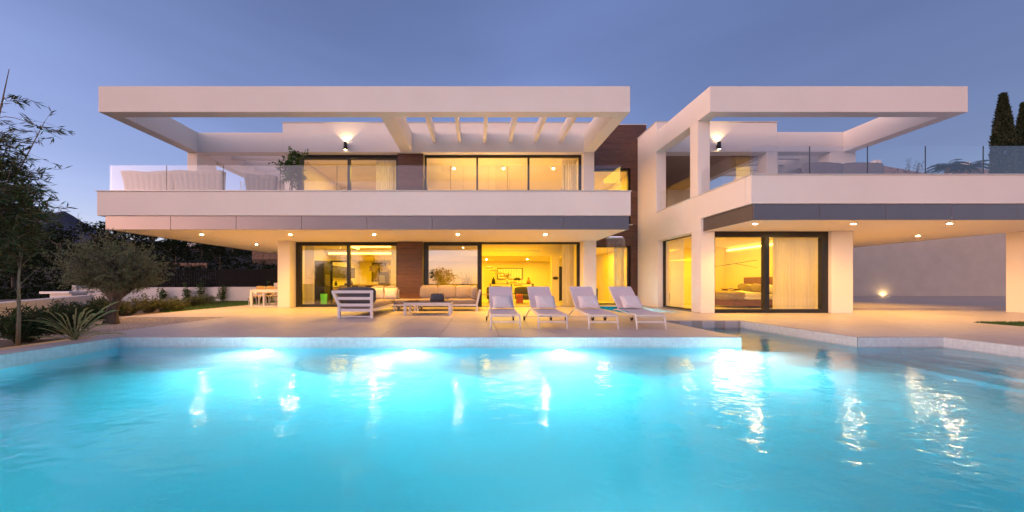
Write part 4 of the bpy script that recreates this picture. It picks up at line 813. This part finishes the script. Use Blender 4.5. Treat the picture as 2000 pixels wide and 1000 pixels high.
def bamboo():
    rr = random.Random(5); t = thing('bamboo', 'tall leafy bamboo like shrub at the left edge of the pool', 'plant', (-8.05, 5.1, 0)); st = MB(); lf = MB()
    tips = []
    for k in range(16):
        a = rr.uniform(0, 6.28); sp = rr.uniform(.2, .95); e = Vector((math.cos(a) * sp - .25, math.sin(a) * sp, rr.uniform(2.4, 4.2))); p = [Vector((rr.gauss(0, .05), rr.gauss(0, .05), 0)), Vector((e.x * .15, e.y * .15, e.z * .3)), Vector((e.x * .5, e.y * .5, e.z * .72)), e]
        st.tube(p, [.02, .016, .011, .004], 6); tips.append(p)
    p = [Vector((.05, 0, 0)), Vector((-.1, 0, 1.2)), Vector((-.02, 0, 2.6)), Vector((.28, 0, 3.9)), Vector((.42, 0, 4.55))]; st.tube(p, [.026, .022, .018, .010, .004], 6)
    for a, b in ((( .24, 0, 3.75), (1.15, .1, 3.45)), ((.33, 0, 4.1), (.7, 0, 4.08)), ((.05, 0, 2.6), (1.05, .05, 2.62)), ((0, 0, 2.3), (.98, 0, 2.2)), ((0, 0, 2.9), (.72, 0, 3.1))):
        q = grow(rr, a, b, .06, 6); st.tube(q, [.007, .006, .005, .004, .003, .002], 4); tips.append(q)
    for p in tips:
        thin = len(p) == 6
        for _ in range(9 if thin else 46):
            s = rr.uniform(.45, 1.0) if not thin else rr.uniform(.55, 1); c0 = along(p, s)
            if not thin and c0.z < 1.25 and rr.random() < .8: continue
            d = Vector((rr.gauss(0, 1), rr.gauss(0, 1), rr.gauss(-.05, .45))).normalized(); L = rr.uniform(.12, .5) if not thin else rr.uniform(.04, .14); b = c0 + d * L; st.tube([c0, b], [.003, .0015], 3, cap=False)
            for j in range(7 if not thin else 5):
                c = c0.lerp(b, rr.uniform(.3, 1)); u = d * 1.2 + rvec(rr, -.2) * .8; leaf(lf, c, u, rvec(rr), rr.uniform(.09, .16), rr.uniform(.014, .022))
    for _ in range(760):
        d = rvec(rr); c0 = Vector((.12 + d.x * .66 * rr.random() ** .5, d.y * .6 * rr.random() ** .5, 2.3 + d.z * 1.2 * rr.random() ** .6)); e = c0 + Vector((rr.gauss(.05, .14), rr.gauss(0, .14), rr.gauss(.02, .08))); st.tube([c0, e], [.003, .0015], 3, cap=False)
        for j in range(8): leaf(lf, c0.lerp(e, rr.random()), (e - c0).normalized() + rvec(rr, -.15) * .9, rvec(rr), rr.uniform(.10, .17), rr.uniform(.016, .024))
    st.build('stems', 'cane', t); lf.build('foliage', 'leaf_bamboo', t); return t
bamboo()
def sapling():
    rr = random.Random(15); t = thing('bare_sapling', 'thin bare stemmed sapling with few leaves at the left pool corner', 'plant', (-7.78, 5.3, 0)); st = MB(); lf = MB()
    p = [Vector((0, 0, 0)), Vector((.02, 0, .5)), Vector((.01, 0, 1.1)), Vector((.05, 0, 1.7))]; st.tube(p, [.028, .022, .016, .008], 7)
    for k in range(11):
        a = along(p, rr.uniform(.35, 1)); b = a + Vector((rr.uniform(-.35, .3), rr.gauss(0, .12), rr.uniform(.2, .5))); q = grow(rr, a, b, .03, 4); st.tube(q, [.007, .006, .004, .002], 4)
        for _ in range(7): leaf(lf, along(q, rr.uniform(.4, 1)), Vector((rr.gauss(0, 1), rr.gauss(0, .6), rr.gauss(-.1, .4))), rvec(rr), rr.uniform(.08, .16), .018)
    st.build('stem', 'cane', t); lf.build('foliage', 'leaf_bamboo', t)
sapling()
def shrub(name, label, loc, rx, ry, h, m, n_, seed, L=(.06, .11), Wd=(.02, .03), upright=.5, group=None, stemm='bark', cat='shrub'):
    rr = random.Random(seed); t = thing(name, label, cat, loc, group=group); st = MB(); lf = MB()
    for k in range(n_):
        a = rr.uniform(0, 6.28); q = math.sqrt(rr.random()); e = Vector((math.cos(a) * rx * q, math.sin(a) * ry * q, h * rr.uniform(.5, 1.0) * (1 - .35 * q * q)))
        p = grow(rr, (e.x * .25, e.y * .25, 0), e, .04, 4); st.tube(p, [.008, .006, .004, .002], 4, cap=False)
        for _ in range(26):
            s = rr.uniform(.2, 1); c = along(p, s) + rvec(rr) * .02; u = rvec(rr, upright); leaf(lf, c, u, rvec(rr), rr.uniform(*L), rr.uniform(*Wd))
    st.build('stems', stemm, t, kind='stuff'); lf.build('foliage', m, t); return t
# oleanders between the bamboo and the olive
for k, (x, y, h, rx, lb) in enumerate(((-8.35, 5.75, .75, .45, 'dark long leaved shrub right beside the bamboo stems'), (-8.75, 6.6, .62, .5, 'dark long leaved shrub behind the striped flax'), (-10.0, 7.6, .68, .5, 'dark long leaved shrub left of the olive trunk'), (-10.7, 8.9, .66, .55, 'dark long leaved shrub behind the olive trunk'))):
    shrub('oleander', lb, (x, y, -.02), rx, .4, h, 'leaf_dark', 75, 30 + k, (.10, .17), (.018, .028), .7, 'dark shrubs by the gravel bed')
for k, (x, y, h, rx, m, lb) in enumerate(((-11.9, 10.6, .62, .55, 'leaf_shrub', 'low yellow green shrub just right of the olive trunk'), (-12.3, 11.7, .75, .6, 'leaf_shrub', 'taller green shrub behind the low shrub by the olive'), (-11.9, 12.3, .50, .55, 'leaf_shrub', 'rounded shrub where the lawn begins'),
        (-13.0, 13.3, .62, .6, 'leaf_olive', 'grey green shrub in the middle of the planting bed'), (-13.4, 14.8, .58, .6, 'leaf_shrub', 'shrub under the second climbing plant'), (-14.2, 16.2, .55, .6, 'leaf_olive', 'grey green shrub under the third climbing plant'), (-15.0, 17.3, .6, .6, 'leaf_olive', 'feathery grey shrub at the end of the lawn bed'), (-12.9, 18.4, .42, .45, 'leaf_purple', 'small purple leaved shrub at the foot of the garden wall'), (-14.8, 12.6, .7, .7, 'leaf_shrub', 'broad shrub left of the planting bed'))):
    shrub('garden_shrub', lb, (x, y, -.02), rx, .55, h, m, 60, 50 + k, (.05, .09), (.02, .035), .3, 'shrubs along the garden bed')
for k, (x, h, lb) in enumerate(((-18.9, .95, 'climbing plant furthest left on the garden wall'), (-17.4, 1.15, 'second climbing plant from the left on the garden wall'), (-16.6, 1.3, 'tall climbing plant below the fence corner post'), (-15.3, 1.25, 'climbing plant right of the fence corner post'), (-12.45, 1.15, 'climbing plant beside the dining chairs'))):
    shrub('climbing_plant', lb, (x, 18.75, -.02), .26, .12, h * 1.12, 'leaf_green', 13, 70 + k, (.09, .16), (.035, .06), .1, 'climbing plants on the garden wall', cat='plant')
def flax():
    rr = random.Random(3); t = thing('striped_flax', 'striped flax with long arching leaves at the pool edge', 'plant', (-7.53, 5.85, -.01))
    spec = [(-62, .85, .45), (-50, .8, .75), (-34, .8, .9), (-20, .7, 1.05), (-8, .62, 1.1), (4, .62, 1.15), (10, .66, 1.0), (22, .85, .95), (30, .85, 1.0), (44, .95, .8), (52, .95, .85), (78, 1.1, .22), (-72, .7, .25), (-12, .55, .9), (16, .55, .95), (-40, .7, .6), (60, .8, .6)]
    spec += [(rr.uniform(-75, 80), rr.uniform(.5, .95), rr.uniform(.35, 1.1)) for _ in range(18)]
    for k, (ang, L, up) in enumerate(spec):
        dx = math.sin(R(ang)); dy = rr.uniform(-.35, .25); pts = []
        for i in range(9):
            u = i / 8; pts.append(Vector((dx * L * u * .95 + .02 * rr.uniform(-1, 1), dy * L * u, L * up * (u * 1.25 - .75 * u ** 2.4 * (1.1 - up * .4)))))
        for nm, m_, w0, off in (('leaf', 'leaf_flax', .0105, 0), ('leaf_margin', 'leaf_flax_edge', .0145, -.003)):
            mb = MB(); vs = []
            for i, p in enumerate(pts):
                tg = (pts[min(i + 1, 8)] - pts[max(i - 1, 0)]).normalized(); s = tg.cross(Vector((0, 1, .3))).normalized(); w = w0 * math.sin(math.pi * min(1, .12 + .88 * (1 - i / 8)) ** .7 if i else 1.2) * (1 if i < 8 else .05)
                nn = s.cross(tg); vs += [tuple(p - s * w + nn * off), tuple(p + nn * (off + .008)), tuple(p + s * w + nn * off)]
            mb.add(vs, [(i * 3 + j, i * 3 + j + 1, (i + 1) * 3 + j + 1, (i + 1) * 3 + j) for i in range(8) for j in range(2)], True)
            if nm == 'leaf': par = mb.build('leaf', m_, t)
            else: mb.build('leaf_margin', m_, par)
flax()
def patio_tree():
    rr = random.Random(21); t = thing('potted_tree', 'small potted ficus tree on the upper terrace', 'plant', (-7.42, 12.4, F2)); MB().lathe([(0, 0), (.2, 0), (.26, .5), (.23, .5), (.2, .44), (0, .44)], seg=20).build('pot', 'lounge_beige', t); st = MB(); lf = MB()
    for k in range(4):
        e = Vector((rr.gauss(0, .15), rr.gauss(0, .12), rr.uniform(1.5, 2.2))); p = grow(rr, (rr.gauss(0, .03), 0, .42), e, .06, 6); st.tube(p, [.02, .017, .014, .011, .008, .005], 6)
        for j in range(22):
            a = along(p, rr.uniform(.4, 1) ** .7); b = a + Vector((rr.gauss(0, .24), rr.gauss(0, .22), rr.gauss(.12, .16))); st.tube([a, b], [.005, .002], 4)
            for _ in range(17): leaf(lf, a.lerp(b, rr.uniform(.3, 1.1)) + rvec(rr) * .05, rvec(rr, -.1), rvec(rr), rr.uniform(.09, .14), rr.uniform(.045, .065))
    st.build('stems', 'bark', t); lf.build('foliage', 'leaf_green', t)
patio_tree()
def terrace_plant():
    shrub('terrace_plant', 'wispy dark shrub in front of the grey sofa on the right terrace', (14.2, 10.2, F2), .75, .25, 1.15, 'leaf_purple', 26, 91, (.05, .08), (.012, .02), .5, cat='plant')
terrace_plant()
# gravel bed and lawn
struct('gravel_bed', MB().prism([(-8.02, 6.1), (-8.02, 9.78), (-11.25, 9.78), (-11.0, 7.0), (-9.2, 6.0)], -.028, -.012), 'gravel')
m = MB(); rr = random.Random(4)
for _ in range(5200):
    x = rr.uniform(-10.9, -8.05); y = rr.uniform(6.15, 9.75); s = rr.uniform(.012, .03)
    if x < -9.2 and y < 6.0 + (-9.2 - x) * .6: continue
    a = rr.uniform(0, 3); c, q = math.cos(a) * s, math.sin(a) * s
    m.add([(x + c, y + q, -.012), (x - q, y + c, -.012), (x - c, y - q, -.012), (x + q, y - c, -.012), (x, y, -.012 + s * rr.uniform(.5, .9))], [(0, 1, 4), (1, 2, 4), (2, 3, 4), (3, 0, 4)])
mat('pebble', (.50, .42, .36), .9, .4, 25)
tag(m.build('gravel', 'pebble'), 'pale loose gravel around the olive tree', 'gravel', kind='stuff')
def lawn(name, poly, label, n_, bx):
    struct(name, MB().prism(poly, -.029, -.01), 'grass'); m = MB(); rr = random.Random(n_)
    def inside(x, y):
        c = False; j = len(poly) - 1
        for i in range(len(poly)):
            (xi, yi), (xj, yj) = poly[i], poly[j]
            if (yi > y) != (yj > y) and x < (xj - xi) * (y - yi) / (yj - yi) + xi: c = not c
            j = i
        return c
    for _ in range(n_):
        x = rr.uniform(bx[0], bx[1]); y = rr.uniform(bx[2], bx[3])
        if not inside(x, y): continue
        a = rr.uniform(0, 6.28); h = rr.uniform(.03, .06); dx, dy = math.cos(a) * .006, math.sin(a) * .006
        m.add([(x - dx, y - dy, -.01), (x + dx, y + dy, -.01), (x + rr.gauss(0, .012), y + rr.gauss(0, .012), h)], [(0, 1, 2)])
    tag(m.build('grass', 'grass'), label, 'grass', kind='stuff')
lawn('lawn', [(-11.32, 11.6), (-11.32, 18.9), (-16.5, 18.9), (-13.6, 14.6), (-12.2, 12.0)], 'short lawn between the terrace and the garden wall', 16000, (-16.5, -11.3, 11.6, 18.9))
lawn('side_lawn', [(13.42, 7.72), (13.42, 8.48), (23, 8.48), (23, 7.72)], 'narrow lawn strip set in the paving at the right edge', 5000, (13.4, 17, 7.7, 8.5))

# ================================================================== GARDEN WALLS, FENCE, FAR THINGS
def wall(name, label, mb, m='garden_wall', cat='wall', group=None):
    r = thing(name, label, cat, (0, 0, 0), group=group); mb.build('wall', m, r); return r
w = thing('garden_wall', 'low white garden wall behind the lawn below the fence', 'wall', (-17, 19, 0)); B(-24.2, -15.95, 18.98, 19.25, -.3, .83, bev=.01).build('wall', 'garden_wall', w, world=True); B(-15.94, -12.3, 18.9, 19.2, -.3, .85, bev=.01).build('wall', 'garden_wall', w, world=True); B(-12.29, -9.5, 18.9, 19.2, -.3, 1.1, bev=.01).build('wall', 'garden_wall', w, world=True); B(-24.5, -24.21, 18.9, 19.4, -.3, .95, bev=.01).build('pillar', 'garden_wall', w, world=True)
mat('wall_grey', (.50, .43, .36), .85, .06, 1.2, .1, 60); mat('fence_metal', (.010, .010, .012), .8, .1, 5, spec=.1); 
f = thing('picket_fence', 'dark upright slat fence on top of the garden wall', 'fence', (-17, 19.1, .83)); 
pm = B(-.035, .035, -.015, .015, 0, 1.06).mesh('picket'); pm.materials.append(MATS['fence_metal'])
for k in range(36): place('picket', pm, f, loc=(-21.3 + .15 * k + 17, 0, .01))
for z in (.1, .95): B(-21.4, -15.95, 19.12, 19.14, .83 + z, .87 + z).build('rail', 'fence_metal', f, world=True)
pm = B(-.06, .06, -.015, .015, 0, 1.03).mesh('picket'); pm.materials.append(MATS['fence_metal'])
for k in range(27): place('picket', pm, f, loc=(-15.88 + .135 * k + 17, -.03, .025))
pm = B(-.06, .06, -.015, .015, 0, 1.02).mesh('picket'); pm.materials.append(MATS['fence_metal'])
for k in range(20): place('picket', pm, f, loc=(-12.23 + .135 * k + 17, -.03, .275))
for z in (.12, .9): B(-15.9, -9.6, 19.09, 19.11, 1.0 + z, 1.04 + z).build('rail', 'fence_metal', f, world=True)
w = thing('boundary_wall', 'low white wall running away from the left pool corner', 'wall', (-15.5, 11, 0)); MB().prism([(-13.2, 8.0), (-12.9, 8.2), (-18.6, 15.2), (-18.9, 15.0)], -.5, .50).build('wall', 'garden_wall', w, world=True)
w = thing('white_canopy', 'white flat shelter roof beyond the left garden wall', 'shelter', (-23, 17, 0)); MB().prism([(-23.8, 17.0), (-22.2, 17.0), (-22.0, 18.0), (-23.6, 18.0)], .50, .62).build('roof', 'white_metal', w, world=True); B(-23.5, -22.3, 17.2, 17.9, -.5, .50).build('wall', 'white_metal', w, world=True)
# slope behind the garden
def terrain(name, x0, x1, y0, y1, nx, ny, fn, m):
    mb = MB(); vs = [(x0 + (x1 - x0) * i / nx, y0 + (y1 - y0) * j / ny, fn(x0 + (x1 - x0) * i / nx, y0 + (y1 - y0) * j / ny)) for j in range(ny + 1) for i in range(nx + 1)]
    mb.add(vs, [(j * (nx + 1) + i, j * (nx + 1) + i + 1, (j + 1) * (nx + 1) + i + 1, (j + 1) * (nx + 1) + i) for j in range(ny) for i in range(nx)], True); return struct(name, mb, m)
def hz(x, y):
    t = max(0, min(1, (y - 26) / 110)); r = 21 * t ** .85
    fall = 1 / (1 + math.exp(-(-x - 28 + .15 * y) / 9)) if x > -60 else 1
    side = 1 - .30 * max(0, min(1, (-x - 90) / 90))
    return -.65 + r * (.25 + .75 * fall) * side + .8 * math.sin(x * .13 + y * .05) * t + .4 * math.sin(x * .31 - y * .2) * t
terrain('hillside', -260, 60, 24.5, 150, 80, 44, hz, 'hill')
def mz(x, y):
    u = (x + 1700) / 2200; r = 0
    pts = [(-4200, 430), (-3000, 430), (-2450, 385), (-2239, 392), (-2120, 362), (-2038, 336), (-1985, 342), (-1900, 308), (-1797, 264), (-1600, 215), (-1300, 160), (-600, 90), (0, 40), (3000, 20)]
    for (a, b), (c, d) in zip(pts, pts[1:]):
        if a <= x <= c: r = b + (d - b) * (x - a) / (c - a)
    k = 1 - abs(y - 1500) / 400
    return -5 + max(0, k) * r * (.82 if y < 1300 else 1) + max(0, k) * (9 * math.sin(x * .011 + y * .02) + 6 * math.sin(x * .031))
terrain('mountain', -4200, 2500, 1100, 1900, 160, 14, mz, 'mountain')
def crown_tree(name, label, loc, h, r, m, seed, n_=900, trunk=.35, group=None, flat=1.0, size=.5, cat='tree'):
    rr = random.Random(seed); t = thing(name, label, cat, loc, group=group); tr = MB(); tr.tube([(0, 0, -.8), (rr.gauss(0, .1), 0, h * trunk), (rr.gauss(0, .2), 0, h * .75)], [r * .09, r * .06, r * .025], 7)
    cl = [(Vector((rr.gauss(0, r * .42), rr.gauss(0, r * .42), h * (trunk + (1 - trunk) * rr.uniform(.2, .9)) if flat == 1 else h * (1 - flat * rr.random() * .5))), r * rr.uniform(.3, .52)) for _ in range(11)]
    for c, q in cl: tr.tube([(0, 0, h * trunk), c * .6 + Vector((0, 0, h * trunk * .4)), c], [r * .03, r * .02, r * .008], 5)
    lf = MB()
    for _ in range(n_):
        c, q = cl[rr.randrange(11)]; d = rvec(rr); p = c + Vector((d.x, d.y, d.z * .75)) * q * rr.random() ** .4; leaf(lf, p, rvec(rr), rvec(rr), size * rr.uniform(.6, 1.3), size * rr.uniform(.35, .6))
    tr.build('trunk', 'bark', t); lf.build('crown', m, t); return t
def P(px, Y): return (px - 932) * Y / 611
hill_trees = [(20, 40, 5), (70, 48, 6), (120, 60, 5), (60, 80, 7), (140, 85, 6), (190, 70, 6), (240, 46, 5), (215, 100, 7), (265, 80, 6.5), (300, 64, 6), (330, 90, 7), (30, 30, 4), (160, 34, 4), (90, 110, 7), (180, 120, 8), (275, 118, 8), (350, 110, 8), (400, 100, 8), (445, 90, 8), (490, 85, 8), (520, 70, 6), (455, 60, 4), (395, 52, 3.5), (345, 46, 3.5), (430, 42, 3)]
names = ['beside the bamboo', 'between bamboo and mountain', 'above the left wall', 'below the mountain ridge', 'above the white canopy', 'behind the olive crown left side', 'right of the olive crown', 'on the ridge behind the olive', 'above the fence start', 'between the far palms and the olive', 'on the ridge above the palms', 'low behind the bamboo stems', 'behind the garden wall pillar', 'on the ridge below the mountain', 'on the ridge left of the soffit', 'on the ridge under the soffit corner', 'on the ridge behind the palms', 'on the ridge under the second soffit lamp', 'behind the upper stone wall', 'near the corner column skyline', 'beside the wood wall end', 'below the upper stone wall', 'above the lower stone wall', 'left of the lower stone wall', 'just above the fence corner']
for k, ((px, Y, h), nm) in enumerate(zip(hill_trees, names)):
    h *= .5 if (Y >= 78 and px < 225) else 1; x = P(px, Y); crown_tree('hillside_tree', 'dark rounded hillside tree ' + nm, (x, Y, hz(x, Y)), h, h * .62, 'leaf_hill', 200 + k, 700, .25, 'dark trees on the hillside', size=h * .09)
# unseen singly: scrub that covers the slope
m = MB(); rr = random.Random(77)
for _ in range(26000):
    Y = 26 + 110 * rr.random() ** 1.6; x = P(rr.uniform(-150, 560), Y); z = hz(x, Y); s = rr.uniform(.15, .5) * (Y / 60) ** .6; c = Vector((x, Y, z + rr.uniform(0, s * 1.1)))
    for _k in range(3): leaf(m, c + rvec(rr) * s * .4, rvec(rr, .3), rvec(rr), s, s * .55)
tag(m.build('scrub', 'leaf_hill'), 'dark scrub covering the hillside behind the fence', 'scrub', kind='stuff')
mat('red_stone', (.26, .15, .10), .9, .3, 6, .5, 8)
def stone_wall(label, px0, px1, Y, pz0, pz1, seed):
    rr = random.Random(seed); x0, x1 = P(px0, Y), P(px1, Y); z0 = CAM_Z + (554 - pz1) * Y / 611; z1 = CAM_Z + (554 - pz0) * Y / 611; t = thing('stone_wall', label, 'wall', (x0, Y, z0)); z = 0; B(0, x1 - x0, .05, .6, -2, z1 - z0 - .1).build('core', 'soil', t)
    while z < z1 - z0 - .05:
        hh = rr.uniform(.3, .5) * (Y / 45); x = 0
        while x < x1 - x0 - .1:
            wd = min(rr.uniform(.5, 1.1) * (Y / 45), x1 - x0 - x); B(x + .02, x + wd - .02, -rr.uniform(0, .1), .3, z + .02, z + hh - .02, bev=.05).build('stone', 'red_stone', t); x += wd
        z += hh
stone_wall('low red stone retaining wall above the slat fence', 338, 405, 44, 513, 524, 1); stone_wall('upper red stone retaining wall beside the corner column', 492, 542, 50, 490, 507, 2); stone_wall('upper red stone retaining wall behind the far palms', 300, 395, 62, 492, 508, 3)
def palm(label, px, Y, ptop, pbase, seed, group='far palms on the hillside', fr=18, size=None):
    rr = random.Random(seed); x = P(px, Y); z0 = CAM_Z + (554 - pbase) * Y / 611; z1 = CAM_Z + (554 - ptop) * Y / 611; h = z1 - z0; t = thing('palm_tree', label, 'palm', (x, Y, z0 - 1), group=group)
    s = size or h * .42; MB().tube([(0, 0, 0), (rr.gauss(0, .1), 0, h * .5 + 1), (rr.gauss(0, .15), 0, h - s * .35 + 1)], [.28, .22, .18], 8).build('trunk', 'bark', t); m = MB(); top = Vector((0, 0, h - s * .35 + 1))
    for k in range(fr):
        a = 2 * math.pi * k / fr + rr.uniform(-.15, .15); el = rr.uniform(-.25, 1.0); d = Vector((math.cos(a), math.sin(a), 0)); prev = top
        for i in range(1, 8):
            u = i / 7; p = top + d * s * u * math.cos(el * .6) + Vector((0, 0, s * (el * .8 * u - .75 * u * u))); side = d.cross(Vector((0, 0, 1)))
            for sg in (-1, 1):
                for q in (0, .5): c = prev.lerp(p, q); leaf(m, c, side * sg + d * .5 + Vector((0, 0, -.35)), Vector((0, 0, 1)), s * .34 * (1.15 - u * .7), s * .085)
            m.tube([prev, p], s * .012, 3, cap=False); prev = p
    m.build('crown', 'leaf_hill', t); return t
palm('palm nearest the olive crown on the hillside', 335, 55, 464, 512, 1); palm('second palm from the olive, close beside the first', 347, 57, 468, 512, 2); palm('tall palm in the middle of the hillside gap', 389, 58, 474, 510, 3); palm('palm left of the second soffit lamp', 430, 60, 480, 506, 4); palm('palm nearest the corner column', 498, 62, 486, 510, 5); palm('palm right of the second soffit lamp', 463, 64, 482, 508, 6)
w = thing('hill_house', 'small white house part showing between the palms on the hill', 'house', (P(375, 70), 70, CAM_Z + (554 - 492) * 70 / 611)); B(-1.2, 1.2, 0, 3, -3, 2.0).build('wall', 'white_metal', w); MB().prism([(-4.2, -.5), (-1.3, -.5), (-1.3, 2.5), (-4.2, 2.5)], 0.5, .75).build('terrace_roof', 'white_metal', w); B(-4, -1.3, 0, 2.5, -3, .5).build('wing', 'garden_wall', w)
# right side: boundary wall with uplights, cypresses, neighbours
w = thing('back_wall', 'tall plain wall behind the driveway lit by ground lamps', 'wall', (30, 24.6, 0)); B(13.5, 48, 24.41, 24.8, .0, 5.6, bev=.01).build('wall', 'wall_grey', w, world=True)
for x, lb in ((P(1738, 24.0), 'bright ground uplight at the foot of the driveway wall'),):
    t = thing('ground_uplight', lb, 'ground light', (x, 24.05, .10)); MB().lathe([(0, .015), (.09, .015)], seg=18).build('lens', 'lamp_small', t); MB().lathe([(.092, .002), (.13, .002), (.12, .03), (.092, .03)], seg=18).build('rim', 'steel', t); light('uplight_beam', 'SPOT', (x, 24.2, .14), 22, (1, .70, .30), None, (x, 24.38, .6), .05, R(172), .5)
def cypress(label, x, y, h, r, seed):
    rr = random.Random(seed); t = thing('cypress', label, 'tree', (x, y, -.1), group='cypresses at the right edge'); MB().tube([(0, 0, 0), (0, 0, h * .8)], [.16, .04], 7).build('trunk', 'bark', t); m = MB()
    for _ in range(15000):
        u = rr.random() ** .8; z = h * (.03 + .97 * u); w_ = r * min(1, (1 - u) * 4.0 + .03) ** .7 * (.7 + .6 * (1 - u)) * (1 + .12 * math.sin(z * 2.1) * math.sin(3 * z)); a = rr.uniform(0, 6.28); q = w_ * rr.uniform(.72, 1.05); leaf(m, Vector((math.cos(a) * q, math.sin(a) * q, z)), Vector((math.cos(a) * .35, math.sin(a) * .35, 1)) + rvec(rr) * .3, rvec(rr), rr.uniform(.22, .38), rr.uniform(.07, .11))
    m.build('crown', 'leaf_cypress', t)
cypress('tall cypress standing furthest from the right edge', P(1967, 24.9 + .5), 25.6, 16.5, .56, 1); cypress('cypress cut by the right edge of the view', P(2001, 27), 27, 16.6, .58, 2)
mat('roof_tile', (.24, .15, .11), .85, .2, 8)
def neighbour(label, px0, px1, ptop, peave, Y):
    x0, x1 = P(px0, Y), P(px1, Y); zt = CAM_Z + (554 - ptop) * (Y + 4) / 611; ze = CAM_Z + (554 - peave) * Y / 611; t = thing('neighbour_house', label, 'house', ((x0 + x1) / 2, Y, 0), group='roofs behind the right terrace'); w2 = (x1 - x0) / 2
    B(-w2 * .92, w2 * .92, .5, 8, -.6, ze).build('wall', 'garden_wall', t); MB().add([(-w2, 0, ze), (w2, 0, ze), (w2, 8.5, ze), (-w2, 8.5, ze), (-w2 * .35, 4, zt), (w2 * .35, 4, zt)], [(0, 1, 5, 4), (1, 2, 5), (2, 3, 4, 5), (3, 0, 4), (3, 2, 1, 0)]).build('roof', 'roof_tile', t); B(-.4, .4, 3.6, 4.4, zt - .3, zt + .8).build('chimney', 'garden_wall', t)
neighbour('hipped roof left of the palms behind the right terrace', 1725, 1830, 324, 342, 46); neighbour('tiled roof between the palms and the cypress', 1905, 2010, 326, 345, 52)
palm('left palm top showing over the right terrace rail', 1850, 40, 312, 380, 11, 'palms behind the right terrace', 26, 2.1); palm('right palm top showing over the right terrace rail', 1893, 43, 312, 380, 12, 'palms behind the right terrace', 26, 2.3)
# garden trees on the camera's side of the pool, seen as reflections in the panes
for k, (x, y, h, r, lb) in enumerate(((-6.5, -30, 4.4, 2.6, 'broad pine reflected in the closed living room pane'), (-27, -30, 7.0, 3.0, 'tall tree reflected in the kitchen window'), (-21, -34, 6.0, 2.6, 'second tree reflected in the kitchen window'), (-13, -32, 5.2, 2.4, 'third tree reflected in the kitchen window'))):
    crown_tree('garden_tree', lb, (x, y, -.6), h, r, 'leaf_hill', 300 + k, 1400, .3, 'trees on the near side of the pool', size=.35)
